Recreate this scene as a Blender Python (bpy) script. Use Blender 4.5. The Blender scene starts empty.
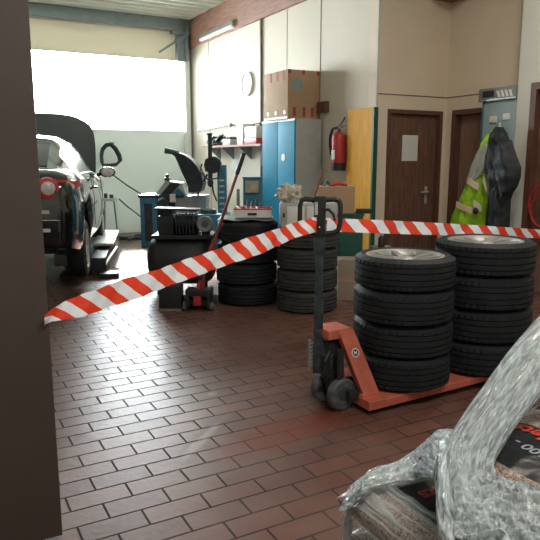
import bpy, bmesh, math, random
from mathutils import Vector, Matrix, noise
random.seed(7)
C = bpy.context.scene.collection
PI = math.pi
# ---------------------------------------------------------------- camera model
F = 620.0; PITCH = math.radians(10.1); YAW = 0.5; H = 1.42
CY, SY = math.cos(YAW), math.sin(YAW)
def ray(px, py):
    a = (px-270)/F; b = (270-py)/F
    X = a; Y = math.cos(PITCH)+b*math.sin(PITCH); Z = -math.sin(PITCH)+b*math.cos(PITCH)
    return X*CY+Y*SY, -X*SY+Y*CY, Z, X, Y
def on_x(px, py, X):
    d = ray(px, py); t = X/d[0]; return Vector((X, d[1]*t, H+d[2]*t))
def on_y(px, py, Y):
    d = ray(px, py); t = Y/d[1]; return Vector((d[0]*t, Y, H+d[2]*t))
def on_z(px, py, z):
    d = ray(px, py); t = (z-H)/d[2]; return Vector((d[0]*t, d[1]*t, z))
def on_line(px, py, A, B):      # vertical plane through A and B
    d = ray(px, py); nx, ny = -(B[1]-A[1]), (B[0]-A[0])
    t = (nx*A[0]+ny*A[1])/(nx*d[0]+ny*d[1]); return Vector((d[0]*t, d[1]*t, H+d[2]*t))
class Spot:
    """local frame at a floor point: x to the right, y away, z up"""
    def __init__(s, px, dist):
        s.px, s.d = px, dist
        cx = dist*(px-270)/F/math.cos(PITCH)
        s.cx = cx + (px-270)/F*(H*0.6)*math.sin(PITCH)
        s.loc = (s.cx*CY+dist*SY, -s.cx*SY+dist*CY, 0); s.rz = -YAW
    def p(s, px, py, dy=0.0):
        r = ray(px, py); t = (s.d+dy)/r[4]
        return Vector((r[3]*t-s.cx, dy, H+r[2]*t))

# ---------------------------------------------------------------- materials
def nodes(name):
    m = bpy.data.materials.new(name); m.use_nodes = True
    nt = m.node_tree; b = nt.nodes['Principled BSDF']
    return m, nt, b
def N(nt, t, **kw):
    n = nt.nodes.new(t)
    for k, v in kw.items():
        if k in n.inputs: n.inputs[k].default_value = v
        else: setattr(n, k, v)
    return n
def c4(c): return (c[0], c[1], c[2], 1)
def mat(name, col, rough=0.5, metal=0.0, var=0.12, scale=8, bump=0.0, bscale=40, coat=0, stretch=None, spec=None):
    m, nt, b = nodes(name)
    tc = N(nt, 'ShaderNodeTexCoord'); src = tc.outputs['Object']
    if stretch:
        mp = N(nt, 'ShaderNodeMapping'); mp.inputs['Scale'].default_value = stretch
        nt.links.new(src, mp.inputs['Vector']); src = mp.outputs['Vector']
    n = N(nt, 'ShaderNodeTexNoise'); n.inputs['Scale'].default_value = scale; n.inputs['Detail'].default_value = 5
    nt.links.new(src, n.inputs['Vector'])
    r = N(nt, 'ShaderNodeValToRGB')
    r.color_ramp.elements[0].position = .3; r.color_ramp.elements[1].position = .7
    r.color_ramp.elements[0].color = c4([max(0, x*(1-var)) for x in col])
    r.color_ramp.elements[1].color = c4([min(1, x*(1+var)) for x in col])
    nt.links.new(n.outputs['Fac'], r.inputs['Fac']); nt.links.new(r.outputs['Color'], b.inputs['Base Color'])
    b.inputs['Roughness'].default_value = rough; b.inputs['Metallic'].default_value = metal
    if coat: b.inputs['Coat Weight'].default_value = coat; b.inputs['Coat Roughness'].default_value = .05
    if spec is not None: b.inputs['Specular IOR Level'].default_value = spec
    if bump:
        n2 = N(nt, 'ShaderNodeTexNoise'); n2.inputs['Scale'].default_value = bscale; n2.inputs['Detail'].default_value = 4
        nt.links.new(src, n2.inputs['Vector'])
        bp = N(nt, 'ShaderNodeBump'); bp.inputs['Strength'].default_value = bump; bp.inputs['Distance'].default_value = .02
        nt.links.new(n2.outputs['Fac'], bp.inputs['Height']); nt.links.new(bp.outputs['Normal'], b.inputs['Normal'])
    return m
M = {}
M['wall'] = mat('cream wall board', (.68, .62, .51), .7, var=.04, scale=1.2, bump=.15, bscale=12)
M['wall_beige'] = mat('beige wall board', (.74, .63, .50), .75, var=.04, scale=1.5, bump=.15, bscale=12)
M['wall_white'] = mat('pale painted wall', (.60, .59, .52), .7, var=.05, scale=2, bump=.15, bscale=12)
M['seam'] = mat('seam', (.16, .13, .10), .8)
M['fascia'] = mat('fascia sheet', (.50, .46, .38), .6, var=.05, scale=2)
M['steel_beam'] = mat('painted steel beam', (.20, .25, .26), .5, var=.1)
M['ceiling'] = mat('ribbed ceiling sheet', (.52, .54, .46), .6, var=.05)
M['beam_wood'] = mat('red brown beam boards', (.30, .15, .10), .6, var=.3, scale=5, bump=.3, stretch=(6, .6, 8))
M['leaf'] = mat('brown grey door leaf', (.072, .055, .050), .55, var=.12, scale=2, bump=.2, bscale=5)
M['door_wood'] = mat('dark wood veneer', (.17, .085, .060), .5, var=.4, scale=6, stretch=(8, 8, .7))
M['door_light'] = mat('lighter wood veneer', (.27, .16, .11), .45, var=.2, scale=6, stretch=(8, 8, .7))
M['frame_wood'] = mat('door frame wood', (.125, .058, .040), .45, var=.25, scale=6, stretch=(8, 8, .7))
M['rubber'] = mat('tyre rubber', (.013, .018, .022), .6, spec=.35, var=.25, scale=9, bump=.15, bscale=90)
M['rubber_worn'] = mat('worn tyre rubber', (.040, .044, .045), .75, var=.3, scale=12, bump=.2, bscale=90)
M['alloy'] = mat('alloy', (.46, .46, .44), .42, .55, var=.08)
M['dark'] = mat('dark plastic', (.018, .022, .024), .5, var=.2)
M['darkmetal'] = mat('dark machine metal', (.030, .040, .044), .45, .3, var=.3, scale=14)
M['black_gloss'] = mat('black car paint', (.008, .010, .012), .12, var=.05, coat=1)
M['glass_dark'] = mat('tinted glass', (.035, .05, .05), .12, var=.03)
M['orange'] = mat('worn orange paint', (.50, .125, .08), .5, var=.2, scale=14, bump=.08)
M['steering'] = mat('grey blue steel', (.050, .070, .082), .45, .4, var=.35, scale=25)
M['wheel_grey'] = mat('grey roller', (.085, .095, .10), .6, var=.45, scale=30)
M['blue'] = mat('blue enamel', (.006, .235, .385), .6, spec=.15, var=.08, scale=3)
M['blue_machine'] = mat('blue machine enamel', (.025, .17, .26), .45, var=.2, scale=6)
M['grey'] = mat('light grey metal', (.42, .45, .43), .45, .1, var=.06)
M['grey_mid'] = mat('mid grey metal', (.22, .25, .25), .5, .2, var=.15)
M['locker'] = mat('grey blue locker', (.30, .40, .42), .5, .1, var=.06, scale=3)
M['white'] = mat('white', (.72, .72, .68), .5, var=.05)
M['red'] = mat('red', (.45, .03, .03), .4, var=.12)
M['darkred'] = mat('dark red paint', (.22, .04, .04), .45, var=.2)
M['carton'] = mat('cardboard', (.42, .28, .17), .8, var=.08, scale=5)
M['carton_pale'] = mat('pale cardboard', (.30, .25, .19), .8, var=.08, scale=5)
M['redprint'] = mat('red print', (.38, .06, .04), .7)
M['yellow_wood'] = mat('yellow varnished board', (.74, .37, .035), .6, spec=.2, var=.16, scale=5, stretch=(9, 9, .6))
M['green'] = mat('dark green', (.012, .085, .06), .5, var=.15)
M['hivis'] = mat('hi vis fabric', (.38, .72, .03), .75, var=.18, scale=18, bump=.5, bscale=18)
M['hivis_grey'] = mat('grey lining fabric', (.42, .44, .38), .8, var=.15, scale=18, bump=.5, bscale=18)
M['band'] = mat('reflective band', (.78, .60, .48), .5, var=.08)
M['jacket'] = mat('black coat fabric', (.008, .013, .019), .6, var=.3, scale=9, bump=.5, bscale=14)
M['chrome'] = mat('chrome', (.6, .6, .6), .2, 1, var=.05)
M['tail_red'] = mat('red lens', (.55, .02, .03), .12, coat=1)
M['lens'] = mat('clear lens', (.62, .62, .62), .12, coat=1, var=.25, scale=20)
M['plank'] = mat('shelf board', (.45, .22, .17), .6)
M['lamp'] = mat('lamp diffuser', (.75, .77, .72), .4)
M['pallet'] = mat('rough pallet wood', (.22, .15, .09), .85, var=.3, stretch=(1, 8, 8))
M['brown_stick'] = mat('brown wood stick', (.14, .07, .045), .7)
M['skyblue'] = mat('pale blue print', (.25, .33, .33), .8)

def floor_mat():
    m, nt, b = nodes('clinker floor tiles')
    L = nt.links.new
    tc = N(nt, 'ShaderNodeTexCoord')
    mp = N(nt, 'ShaderNodeMapping'); mp.inputs['Location'].default_value = (-0.399+.2587*40, -2.552+.1215*80, 0)
    L(tc.outputs['Object'], mp.inputs['Vector'])
    br = N(nt, 'ShaderNodeTexBrick'); br.offset = .5
    for k, v in {'Scale': 1, 'Mortar Size': .0055, 'Mortar Smooth': .25, 'Bias': 0, 'Brick Width': .2587, 'Row Height': .1215}.items():
        br.inputs[k].default_value = v
    br.inputs['Color1'].default_value = (.150, .064, .046, 1)
    br.inputs['Color2'].default_value = (.105, .047, .036, 1)
    br.inputs['Mortar'].default_value = (.012, .010, .009, 1)
    L(mp.outputs['Vector'], br.inputs['Vector'])
    n = N(nt, 'ShaderNodeTexNoise'); n.inputs['Scale'].default_value = 3.0; n.inputs['Detail'].default_value = 6
    L(tc.outputs['Object'], n.inputs['Vector'])
    dust = N(nt, 'ShaderNodeMixRGB', blend_type='MIX'); dust.inputs['Color2'].default_value = (.20, .135, .105, 1)
    r = N(nt, 'ShaderNodeMapRange'); r.inputs[1].default_value = .4; r.inputs[2].default_value = .75; r.inputs[3].default_value = 0; r.inputs[4].default_value = .45
    L(n.outputs['Fac'], r.inputs[0]); L(r.outputs[0], dust.inputs['Fac']); L(br.outputs['Color'], dust.inputs['Color1'])
    # damp rusty stain and pale scuffs with shapes of their own
    def blob(cx, cy, rx, ry, rot, lo=.55, hi=1.15):
        mp2 = N(nt, 'ShaderNodeMapping'); mp2.vector_type = 'TEXTURE'
        mp2.inputs['Location'].default_value = (cx, cy, 0); mp2.inputs['Rotation'].default_value = (0, 0, rot)
        mp2.inputs['Scale'].default_value = (rx, ry, 1)
        L(tc.outputs['Object'], mp2.inputs['Vector'])
        ln = N(nt, 'ShaderNodeVectorMath', operation='LENGTH'); L(mp2.outputs['Vector'], ln.inputs[0])
        n2 = N(nt, 'ShaderNodeTexNoise'); n2.inputs['Scale'].default_value = 9; n2.inputs['Detail'].default_value = 6
        L(tc.outputs['Object'], n2.inputs['Vector'])
        ad = N(nt, 'ShaderNodeMath', operation='MULTIPLY_ADD'); ad.inputs[1].default_value = 1.4
        L(n2.outputs['Fac'], ad.inputs[0]); L(ln.outputs['Value'], ad.inputs[2])
        mr = N(nt, 'ShaderNodeMapRange'); mr.inputs[1].default_value = lo+.7; mr.inputs[2].default_value = hi+.7
        mr.inputs[3].default_value = 1; mr.inputs[4].default_value = 0
        L(ad.outputs[0], mr.inputs[0]); return mr
    s1 = on_z(285, 431, 0); st = blob(s1.x, s1.y, .48, .17, .15)
    mx = N(nt, 'ShaderNodeMixRGB'); mx.inputs['Color2'].default_value = (.15, .030, .010, 1)
    mf = N(nt, 'ShaderNodeMath', operation='MULTIPLY'); mf.inputs[1].default_value = .85
    L(st.outputs[0], mf.inputs[0]); L(mf.outputs[0], mx.inputs['Fac']); L(dust.outputs['Color'], mx.inputs['Color1'])
    s2 = on_z(205, 437, 0); sc = blob(s2.x, s2.y, .30, .035, .75, .4, 1.0)
    s3 = on_z(213, 394, 0); sc2 = blob(s3.x, s3.y, .06, .04, .3, .3, .8)
    mxs = N(nt, 'ShaderNodeMath', operation='MAXIMUM'); L(sc.outputs[0], mxs.inputs[0]); L(sc2.outputs[0], mxs.inputs[1])
    mm = N(nt, 'ShaderNodeMath', operation='MULTIPLY'); mm.inputs[1].default_value = .28; L(mxs.outputs[0], mm.inputs[0])
    mx2 = N(nt, 'ShaderNodeMixRGB'); mx2.inputs['Color2'].default_value = (.36, .36, .33, 1)
    L(mm.outputs[0], mx2.inputs['Fac']); L(mx.outputs['Color'], mx2.inputs['Color1'])
    L(mx2.outputs['Color'], b.inputs['Base Color'])
    rr = N(nt, 'ShaderNodeMapRange'); rr.inputs[3].default_value = .29; rr.inputs[4].default_value = .46
    L(n.outputs['Fac'], rr.inputs[0]); ra = N(nt, 'ShaderNodeMath', operation='MULTIPLY_ADD'); ra.inputs[1].default_value = .45
    L(br.outputs['Fac'], ra.inputs[0]); L(rr.outputs[0], ra.inputs[2]); L(ra.outputs[0], b.inputs['Roughness'])
    bp = N(nt, 'ShaderNodeBump'); bp.inputs['Strength'].default_value = .6; bp.inputs['Distance'].default_value = .004
    inv = N(nt, 'ShaderNodeMath', operation='SUBTRACT'); inv.inputs[0].default_value = 1
    L(br.outputs['Fac'], inv.inputs[1])
    n3 = N(nt, 'ShaderNodeTexNoise'); n3.inputs['Scale'].default_value = 35; n3.inputs['Detail'].default_value = 4
    L(tc.outputs['Object'], n3.inputs['Vector'])
    ma = N(nt, 'ShaderNodeMath', operation='MULTIPLY_ADD'); ma.inputs[1].default_value = .5
    L(n3.outputs['Fac'], ma.inputs[0]); L(inv.outputs[0], ma.inputs[2])
    L(ma.outputs[0], bp.inputs['Height']); L(bp.outputs['Normal'], b.inputs['Normal'])
    return m
M['floor'] = floor_mat()

def tape_mat():
    m, nt, b = nodes('red and white tape'); L = nt.links.new
    uv = N(nt, 'ShaderNodeUVMap'); sp = N(nt, 'ShaderNodeSeparateXYZ'); L(uv.outputs['UV'], sp.inputs[0])
    a = N(nt, 'ShaderNodeMath', operation='MULTIPLY_ADD'); a.inputs[1].default_value = -1.0
    L(sp.outputs['Y'], a.inputs[0]); L(sp.outputs['X'], a.inputs[2])
    fr = N(nt, 'ShaderNodeMath', operation='FRACT'); L(a.outputs[0], fr.inputs[0])
    lt = N(nt, 'ShaderNodeMath', operation='LESS_THAN'); lt.inputs[1].default_value = .5; L(fr.outputs[0], lt.inputs[0])
    mx = N(nt, 'ShaderNodeMixRGB'); mx.inputs['Color1'].default_value = (.90, .93, .96, 1); mx.inputs['Color2'].default_value = (.88, .065, .025, 1)
    L(lt.outputs[0], mx.inputs['Fac']); L(mx.outputs['Color'], b.inputs['Base Color']); b.inputs['Roughness'].default_value = .35
    tr = N(nt, 'ShaderNodeBsdfTranslucent'); L(mx.outputs['Color'], tr.inputs['Color'])
    ms = N(nt, 'ShaderNodeMixShader'); ms.inputs[0].default_value = .3
    L(b.outputs[0], ms.inputs[1]); L(tr.outputs[0], ms.inputs[2]); L(ms.outputs[0], nt.nodes['Material Output'].inputs['Surface'])
    return m
M['tape'] = tape_mat()

def film_mat(name, lo, hi, sx, sy):
    m, nt, b = nodes(name); L = nt.links.new
    b.inputs['Base Color'].default_value = (.66, .76, .78, 1); b.inputs['Roughness'].default_value = .17
    b.inputs['Specular IOR Level'].default_value = 1.0
    uv = N(nt, 'ShaderNodeUVMap')
    mp = N(nt, 'ShaderNodeMapping'); mp.inputs['Scale'].default_value = (sx, sy, 1); mp.inputs['Rotation'].default_value = (0, 0, .12)
    L(uv.outputs['UV'], mp.inputs['Vector'])
    n = N(nt, 'ShaderNodeTexNoise'); n.inputs['Scale'].default_value = 1; n.inputs['Detail'].default_value = 6; n.inputs['Distortion'].default_value = .9
    L(mp.outputs['Vector'], n.inputs['Vector'])
    def vor(feat, scale):
        n0 = N(nt, 'ShaderNodeMixRGB'); n0.inputs['Fac'].default_value = .45; L(mp.outputs['Vector'], n0.inputs['Color1']); L(n.outputs['Color'], n0.inputs['Color2'])
        v = N(nt, 'ShaderNodeTexVoronoi'); v.feature = feat; v.inputs['Scale'].default_value = scale; L(n0.outputs['Color'], v.inputs['Vector']); return v
    nb = N(nt, 'ShaderNodeTexNoise'); nb.inputs['Scale'].default_value = 1.1; nb.inputs['Detail'].default_value = 1.5; nb.inputs['Distortion'].default_value = .5; L(mp.outputs['Vector'], nb.inputs['Vector'])
    v = vor('F1', 1.1); v2 = vor('DISTANCE_TO_EDGE', .8)
    vm = N(nt, 'ShaderNodeMath', operation='MULTIPLY'); vm.inputs[1].default_value = .3; L(v.outputs['Distance'], vm.inputs[0])
    ad = N(nt, 'ShaderNodeMath', operation='ADD'); L(nb.outputs['Fac'], ad.inputs[0]); L(vm.outputs[0], ad.inputs[1])
    bp = N(nt, 'ShaderNodeBump'); bp.inputs['Strength'].default_value = 1.0; bp.inputs['Distance'].default_value = .018
    L(ad.outputs[0], bp.inputs['Height']); L(bp.outputs['Normal'], b.inputs['Normal'])
    tp = N(nt, 'ShaderNodeBsdfTransparent'); ms = N(nt, 'ShaderNodeMixShader')
    cre = N(nt, 'ShaderNodeMapRange'); cre.inputs[1].default_value = 0; cre.inputs[2].default_value = .10; cre.inputs[3].default_value = .35; cre.inputs[4].default_value = 0
    L(v2.outputs['Distance'], cre.inputs[0])
    mr = N(nt, 'ShaderNodeMapRange'); mr.inputs[1].default_value = .36; mr.inputs[2].default_value = .64
    mr.inputs[3].default_value = lo; mr.inputs[4].default_value = hi
    L(n.outputs['Fac'], mr.inputs[0])
    sm = N(nt, 'ShaderNodeMath', operation='ADD'); sm.use_clamp = True; L(mr.outputs[0], sm.inputs[0]); L(cre.outputs[0], sm.inputs[1])
    L(sm.outputs[0], ms.inputs[0]); L(tp.outputs[0], ms.inputs[1])
    tl = N(nt, 'ShaderNodeBsdfTranslucent'); tl.inputs['Color'].default_value = (.6, .65, .65, 1)
    m2 = N(nt, 'ShaderNodeMixShader'); m2.inputs[0].default_value = .3; L(b.outputs[0], m2.inputs[1]); L(tl.outputs[0], m2.inputs[2])
    L(m2.outputs[0], ms.inputs[2]); L(ms.outputs[0], nt.nodes['Material Output'].inputs['Surface'])
    return m
M['film'] = film_mat('crumpled stretch film', .34, .90, 11, 32)
M['film_thin'] = film_mat('stretch film drawn tight', .05, .40, 3, 22)

def glass_mat():
    m, nt, b = nodes('window pane glass'); L = nt.links.new
    tp = N(nt, 'ShaderNodeBsdfTransparent'); tp.inputs['Color'].default_value = (.96, .98, .98, 1)
    gl = N(nt, 'ShaderNodeBsdfGlossy'); gl.inputs['Roughness'].default_value = .05
    fr = N(nt, 'ShaderNodeFresnel'); ms = N(nt, 'ShaderNodeMixShader')
    L(fr.outputs[0], ms.inputs[0]); L(tp.outputs[0], ms.inputs[1]); L(gl.outputs[0], ms.inputs[2])
    L(ms.outputs[0], nt.nodes['Material Output'].inputs['Surface'])
    return m
M['pane'] = glass_mat()

def bag_mat(name, rects):
    """pinkish pellet print with black panels; rects in the bag's own metres"""
    m, nt, b = nodes(name); L = nt.links.new
    tc = N(nt, 'ShaderNodeTexCoord'); sp = N(nt, 'ShaderNodeSeparateXYZ'); L(tc.outputs['Object'], sp.inputs[0])
    v = N(nt, 'ShaderNodeTexVoronoi'); v.inputs['Scale'].default_value = 190
    mp = N(nt, 'ShaderNodeMapping'); mp.inputs['Scale'].default_value = (1, .45, 1); mp.inputs['Rotation'].default_value = (0, 0, .6)
    nn = N(nt, 'ShaderNodeTexNoise'); nn.inputs['Scale'].default_value = 20
    mixv = N(nt, 'ShaderNodeMixRGB'); mixv.inputs['Fac'].default_value = .12
    L(tc.outputs['Object'], nn.inputs['Vector']); L(tc.outputs['Object'], mixv.inputs['Color1']); L(nn.outputs['Color'], mixv.inputs['Color2'])
    L(mixv.outputs['Color'], mp.inputs['Vector']); L(mp.outputs['Vector'], v.inputs['Vector'])
    sh = N(nt, 'ShaderNodeSeparateXYZ'); L(v.outputs['Color'], sh.inputs[0])
    r = N(nt, 'ShaderNodeValToRGB'); r.color_ramp.elements[0].color = (.085, .062, .052, 1); r.color_ramp.elements[1].color = (.50, .39, .33, 1)
    L(sh.outputs[0], r.inputs['Fac'])
    def cmp(op, sock, val):
        n = N(nt, 'ShaderNodeMath', operation=op); L(sock, n.inputs[0]); n.inputs[1].default_value = val; return n.outputs[0]
    def mul(a, c):
        n = N(nt, 'ShaderNodeMath', operation='MULTIPLY'); L(a, n.inputs[0]); L(c, n.inputs[1]); return n.outputs[0]
    col = r.outputs['Color']
    for (x0, x1, y0, y1) in rects:
        f = mul(mul(cmp('GREATER_THAN', sp.outputs[0], x0), cmp('LESS_THAN', sp.outputs[0], x1)),
                mul(cmp('GREATER_THAN', sp.outputs[1], y0), cmp('LESS_THAN', sp.outputs[1], y1)))
        mx = N(nt, 'ShaderNodeMixRGB'); mx.inputs['Color2'].default_value = (.010, .012, .014, 1)
        L(f, mx.inputs['Fac']); L(col, mx.inputs['Color1']); col = mx.outputs['Color']
    L(col, b.inputs['Base Color']); b.inputs['Roughness'].default_value = .35
    bn = N(nt, 'ShaderNodeTexNoise'); bn.inputs['Scale'].default_value = 12; L(tc.outputs['Object'], bn.inputs['Vector'])
    bp = N(nt, 'ShaderNodeBump'); bp.inputs['Strength'].default_value = .5; bp.inputs['Distance'].default_value = .02
    L(bn.outputs['Fac'], bp.inputs['Height']); L(bp.outputs['Normal'], b.inputs['Normal'])
    return m
def paper_mat():
    m, nt, b = nodes('printed sheet'); L = nt.links.new
    tc = N(nt, 'ShaderNodeTexCoord'); w = N(nt, 'ShaderNodeTexWave'); w.bands_direction = 'Z'; w.inputs['Scale'].default_value = 22
    L(tc.outputs['Object'], w.inputs['Vector'])
    r = N(nt, 'ShaderNodeValToRGB'); r.color_ramp.elements[0].color = (.62, .62, .61, 1); r.color_ramp.elements[1].color = (.74, .74, .72, 1)
    r.color_ramp.elements[1].position = .3
    L(w.outputs['Fac'], r.inputs['Fac']); L(r.outputs['Color'], b.inputs['Base Color']); b.inputs['Roughness'].default_value = .7
    return m
M['paper'] = paper_mat()
def translucent(name, col, f):
    m, nt, b = nodes(name); b.inputs['Base Color'].default_value = c4(col); b.inputs['Roughness'].default_value = .5
    tr = N(nt, 'ShaderNodeBsdfTranslucent'); tr.inputs['Color'].default_value = c4(col)
    ms = N(nt, 'ShaderNodeMixShader'); ms.inputs[0].default_value = f
    tc = N(nt, 'ShaderNodeTexCoord'); nz = N(nt, 'ShaderNodeTexNoise'); nz.inputs['Scale'].default_value = 1.3
    nt.links.new(tc.outputs['Object'], nz.inputs['Vector'])
    mr = N(nt, 'ShaderNodeMapRange'); mr.inputs[3].default_value = f*.8; mr.inputs[4].default_value = f*1.2
    nt.links.new(nz.outputs['Fac'], mr.inputs[0]); nt.links.new(mr.outputs[0], ms.inputs[0])
    nt.links.new(b.outputs[0], ms.inputs[1]); nt.links.new(tr.outputs[0], ms.inputs[2]); nt.links.new(ms.outputs[0], nt.nodes['Material Output'].inputs['Surface'])
    return m
M['door_panel'] = translucent('pale translucent door sheet', (.72, .77, .73), .045)
M['fascia_lit'] = translucent('pale translucent fascia sheet', (.72, .68, .56), .06)

# ---------------------------------------------------------------- mesh helpers
class MB:
    def __init__(s): s.bm = bmesh.new()
    def box(s, x0, x1, y0, y1, z0, z1, bev=0.0, M4=None):
        r = bmesh.ops.create_cube(s.bm, size=1)
        vs = r['verts']
        for v in vs:
            v.co = Vector(((x0+x1)/2+v.co.x*(x1-x0), (y0+y1)/2+v.co.y*(y1-y0), (z0+z1)/2+v.co.z*(z1-z0)))
        if bev:
            es = list({e for v in vs for e in v.link_edges})
            rb = bmesh.ops.bevel(s.bm, geom=es, offset=bev, segments=2, affect='EDGES', profile=.7)
            vs = list({v for f in rb['faces'] for v in f.verts} | {v for v in vs if v.is_valid})
        if M4 is not None:
            for v in vs: v.co = M4 @ v.co
        return s
    def tube(s, pts, r, n=10, closed=False, caps=True):
        pts = [Vector(p) for p in pts]; k = len(pts)
        rs = r if isinstance(r, (list, tuple)) else [r]*k
        rings = []; up = None
        for i, p in enumerate(pts):
            if closed: t = pts[(i+1) % k]-pts[i-1]
            else: t = pts[min(i+1, k-1)]-pts[max(i-1, 0)]
            t.normalize()
            if up is None:
                up = Vector((0, 0, 1)) if abs(t.z) < .9 else Vector((1, 0, 0))
            u = up-t*up.dot(t)
            if u.length < 1e-5: u = t.orthogonal()
            u.normalize(); w = t.cross(u); up = u
            rings.append([s.bm.verts.new(p+(u*math.cos(a)+w*math.sin(a))*rs[i]) for a in [2*PI*j/n for j in range(n)]])
        for i in range(k if closed else k-1):
            A, B = rings[i], rings[(i+1) % k]
            for j in range(n): s.bm.faces.new((A[j], A[(j+1) % n], B[(j+1) % n], B[j]))
        if caps and not closed:
            s.bm.faces.new(rings[0][::-1]); s.bm.faces.new(rings[-1])
        return s
    def cyl(s, a, b, r, r2=None, n=24): return s.tube([a, b], [r, r if r2 is None else r2], n)
    def lathe(s, prof, n=48, M4=None, closed=False, rf=None):
        rings = []
        for k, (r, z) in enumerate(prof):
            ring = []
            for j in range(n):
                a = 2*PI*j/n; rr = r if rf is None else r+rf(k, j)
                co = Vector((rr*math.cos(a), rr*math.sin(a), z))
                ring.append(s.bm.verts.new(M4 @ co if M4 is not None else co))
            rings.append(ring)
        m = len(rings)
        for k in range(m if closed else m-1):
            A, B = rings[k], rings[(k+1) % m]
            for j in range(n): s.bm.faces.new((A[j], A[(j+1) % n], B[(j+1) % n], B[j]))
        if not closed:
            s.bm.faces.new(rings[0][::-1]); s.bm.faces.new(rings[-1])
        return s
    def prism(s, poly, off, M4=None):
        """poly: 3D points, off: extrusion vector"""
        off = Vector(off); A = [Vector(p) for p in poly]; B = [p+off for p in A]
        if M4 is not None: A = [M4 @ p for p in A]; B = [M4 @ p for p in B]
        A = [s.bm.verts.new(p) for p in A]; B = [s.bm.verts.new(p) for p in B]; n = len(A)
        s.bm.faces.new(A); s.bm.faces.new(B[::-1])
        for i in range(n): s.bm.faces.new((A[i], B[i], B[(i+1) % n], A[(i+1) % n]))
        return s
    def grid(s, rows, close_u=False, close_v=False, uv=None):
        V = [[s.bm.verts.new(Vector(p)) for p in r] for r in rows]
        nu, nv = len(V), len(V[0]); fs = []
        for i in range(nu if close_u else nu-1):
            for j in range(nv if close_v else nv-1):
                f = s.bm.faces.new((V[i][j], V[(i+1) % nu][j], V[(i+1) % nu][(j+1) % nv], V[i][(j+1) % nv])); fs.append((f, i, j))
        if uv:
            l = s.bm.loops.layers.uv.verify()
            for f, i, j in fs:
                for lp, (a, b) in zip(f.loops, ((i, j), (i+1, j), (i+1, j+1), (i, j+1))): lp[l].uv = uv(a, b)
        return s
    def ball(s, c, rx, ry, rz, n=16):
        r = bmesh.ops.create_uvsphere(s.bm, u_segments=n, v_segments=max(6, n//2), radius=1)
        for v in r['verts']: v.co = Vector((c[0]+v.co.x*rx, c[1]+v.co.y*ry, c[2]+v.co.z*rz))
        return s
    def build(s, name, m, parent=None, loc=None, rz=0, smooth=True, recalc=True, bevel=0):
        if recalc: bmesh.ops.recalc_face_normals(s.bm, faces=s.bm.faces)
        me = bpy.data.meshes.new(name); s.bm.to_mesh(me); s.bm.free()
        ms = m if isinstance(m, (list, tuple)) else [m]
        for q in ms: me.materials.append(M[q] if isinstance(q, str) else q)
        o = bpy.data.objects.new(name, me); C.objects.link(o)
        if smooth:
            me.polygons.foreach_set('use_smooth', [True]*len(me.polygons))
            if m not in ('film', 'film_thin'): me.set_sharp_from_angle(angle=math.radians(35))
        if bevel:
            bv = o.modifiers.new('bevel', 'BEVEL'); bv.width = bevel; bv.segments = 2; bv.limit_method = 'ANGLE'
        if parent is not None: o.parent = parent
        if loc is not None: o.location = loc
        if rz: o.rotation_euler = (0, 0, rz)
        return o
def tag(o, label=None, cat=None, group=None, kind=None):
    if label: o['label'] = label
    if cat: o['category'] = cat
    if group: o['group'] = group
    if kind: o['kind'] = kind
    return o
def thing(name, label, cat, loc=(0, 0, 0), rz=0, group=None):
    o = bpy.data.objects.new(name, None); C.objects.link(o); o.empty_display_size = .1
    o.location = loc; o.rotation_euler = (0, 0, rz)
    return tag(o, label, cat, group)
def struct(name, mb, m, **kw):
    return tag(mb.build(name, m, **kw), kind='structure')
def copy_tree(o, parent=None):
    c = o.copy(); C.objects.link(c)
    if parent is not None: c.parent = parent
    for ch in [x for x in bpy.data.objects if x.parent == o]: copy_tree(ch, c)
    return c
def text_mesh(txt, size):
    cu = bpy.data.curves.new('lettering', 'FONT'); cu.body = txt; cu.size = size; cu.extrude = 0; cu.offset = size*.02
    o = bpy.data.objects.new('lettering', cu); C.objects.link(o)
    bpy.context.view_layer.update()
    me = bpy.data.meshes.new_from_object(o.evaluated_get(bpy.context.evaluated_depsgraph_get()))
    bpy.data.objects.remove(o); return me

# ================================================================ THE ROOM
XW = 4.75; XR = 5.875; YD = 6.062; YG = 12.0; ZC = 4.08
LX = -3.2; YB = -3.0
struct('floor', MB().box(LX-.2, XR+.3, YB-.2, YG+.25, -.12, 0), 'floor')
# garage end wall with opening for the sectional door (x .9 .. 4.62)
gx0, gx1 = -.6, 4.62
b = MB(); b.box(LX, gx0, YG, YG+.2, 0, ZC+.1); b.box(gx1, XW+.2, YG, YG+.2, 0, ZC+.1); b.box(gx0, gx1, YG, YG+.2, 3.86, ZC+.1)
struct('wall_far', b, 'fascia')
struct('fascia_panel', MB().box(gx0, gx1, YG+.05, YG+.06, 3.36, 3.86), 'fascia_lit')  # fascia sheet over the door, made translucent to brighten it
# sectional door: lower leaf, glazing band, upper rail
b = MB()
for i, (z0, z1) in enumerate(((.0, .58), (.585, 1.14), (1.145, 1.935))): b.box(gx0-.05, gx1+.05, YG+.04, YG+.06, z0, z1+.006)
d1 = struct('door_1', b, 'door_panel')
w1 = struct('window_1', MB().box(gx0, gx1, YG+.045, YG+.095, 1.93, 1.985, .004).box(gx0, gx1, YG+.045, YG+.095, 3.33, 3.36, .004), 'white')
MB().box(gx0, gx1, YG+.066, YG+.074, 1.98, 3.34).build('window_pane', 'pane', w1)
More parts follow.
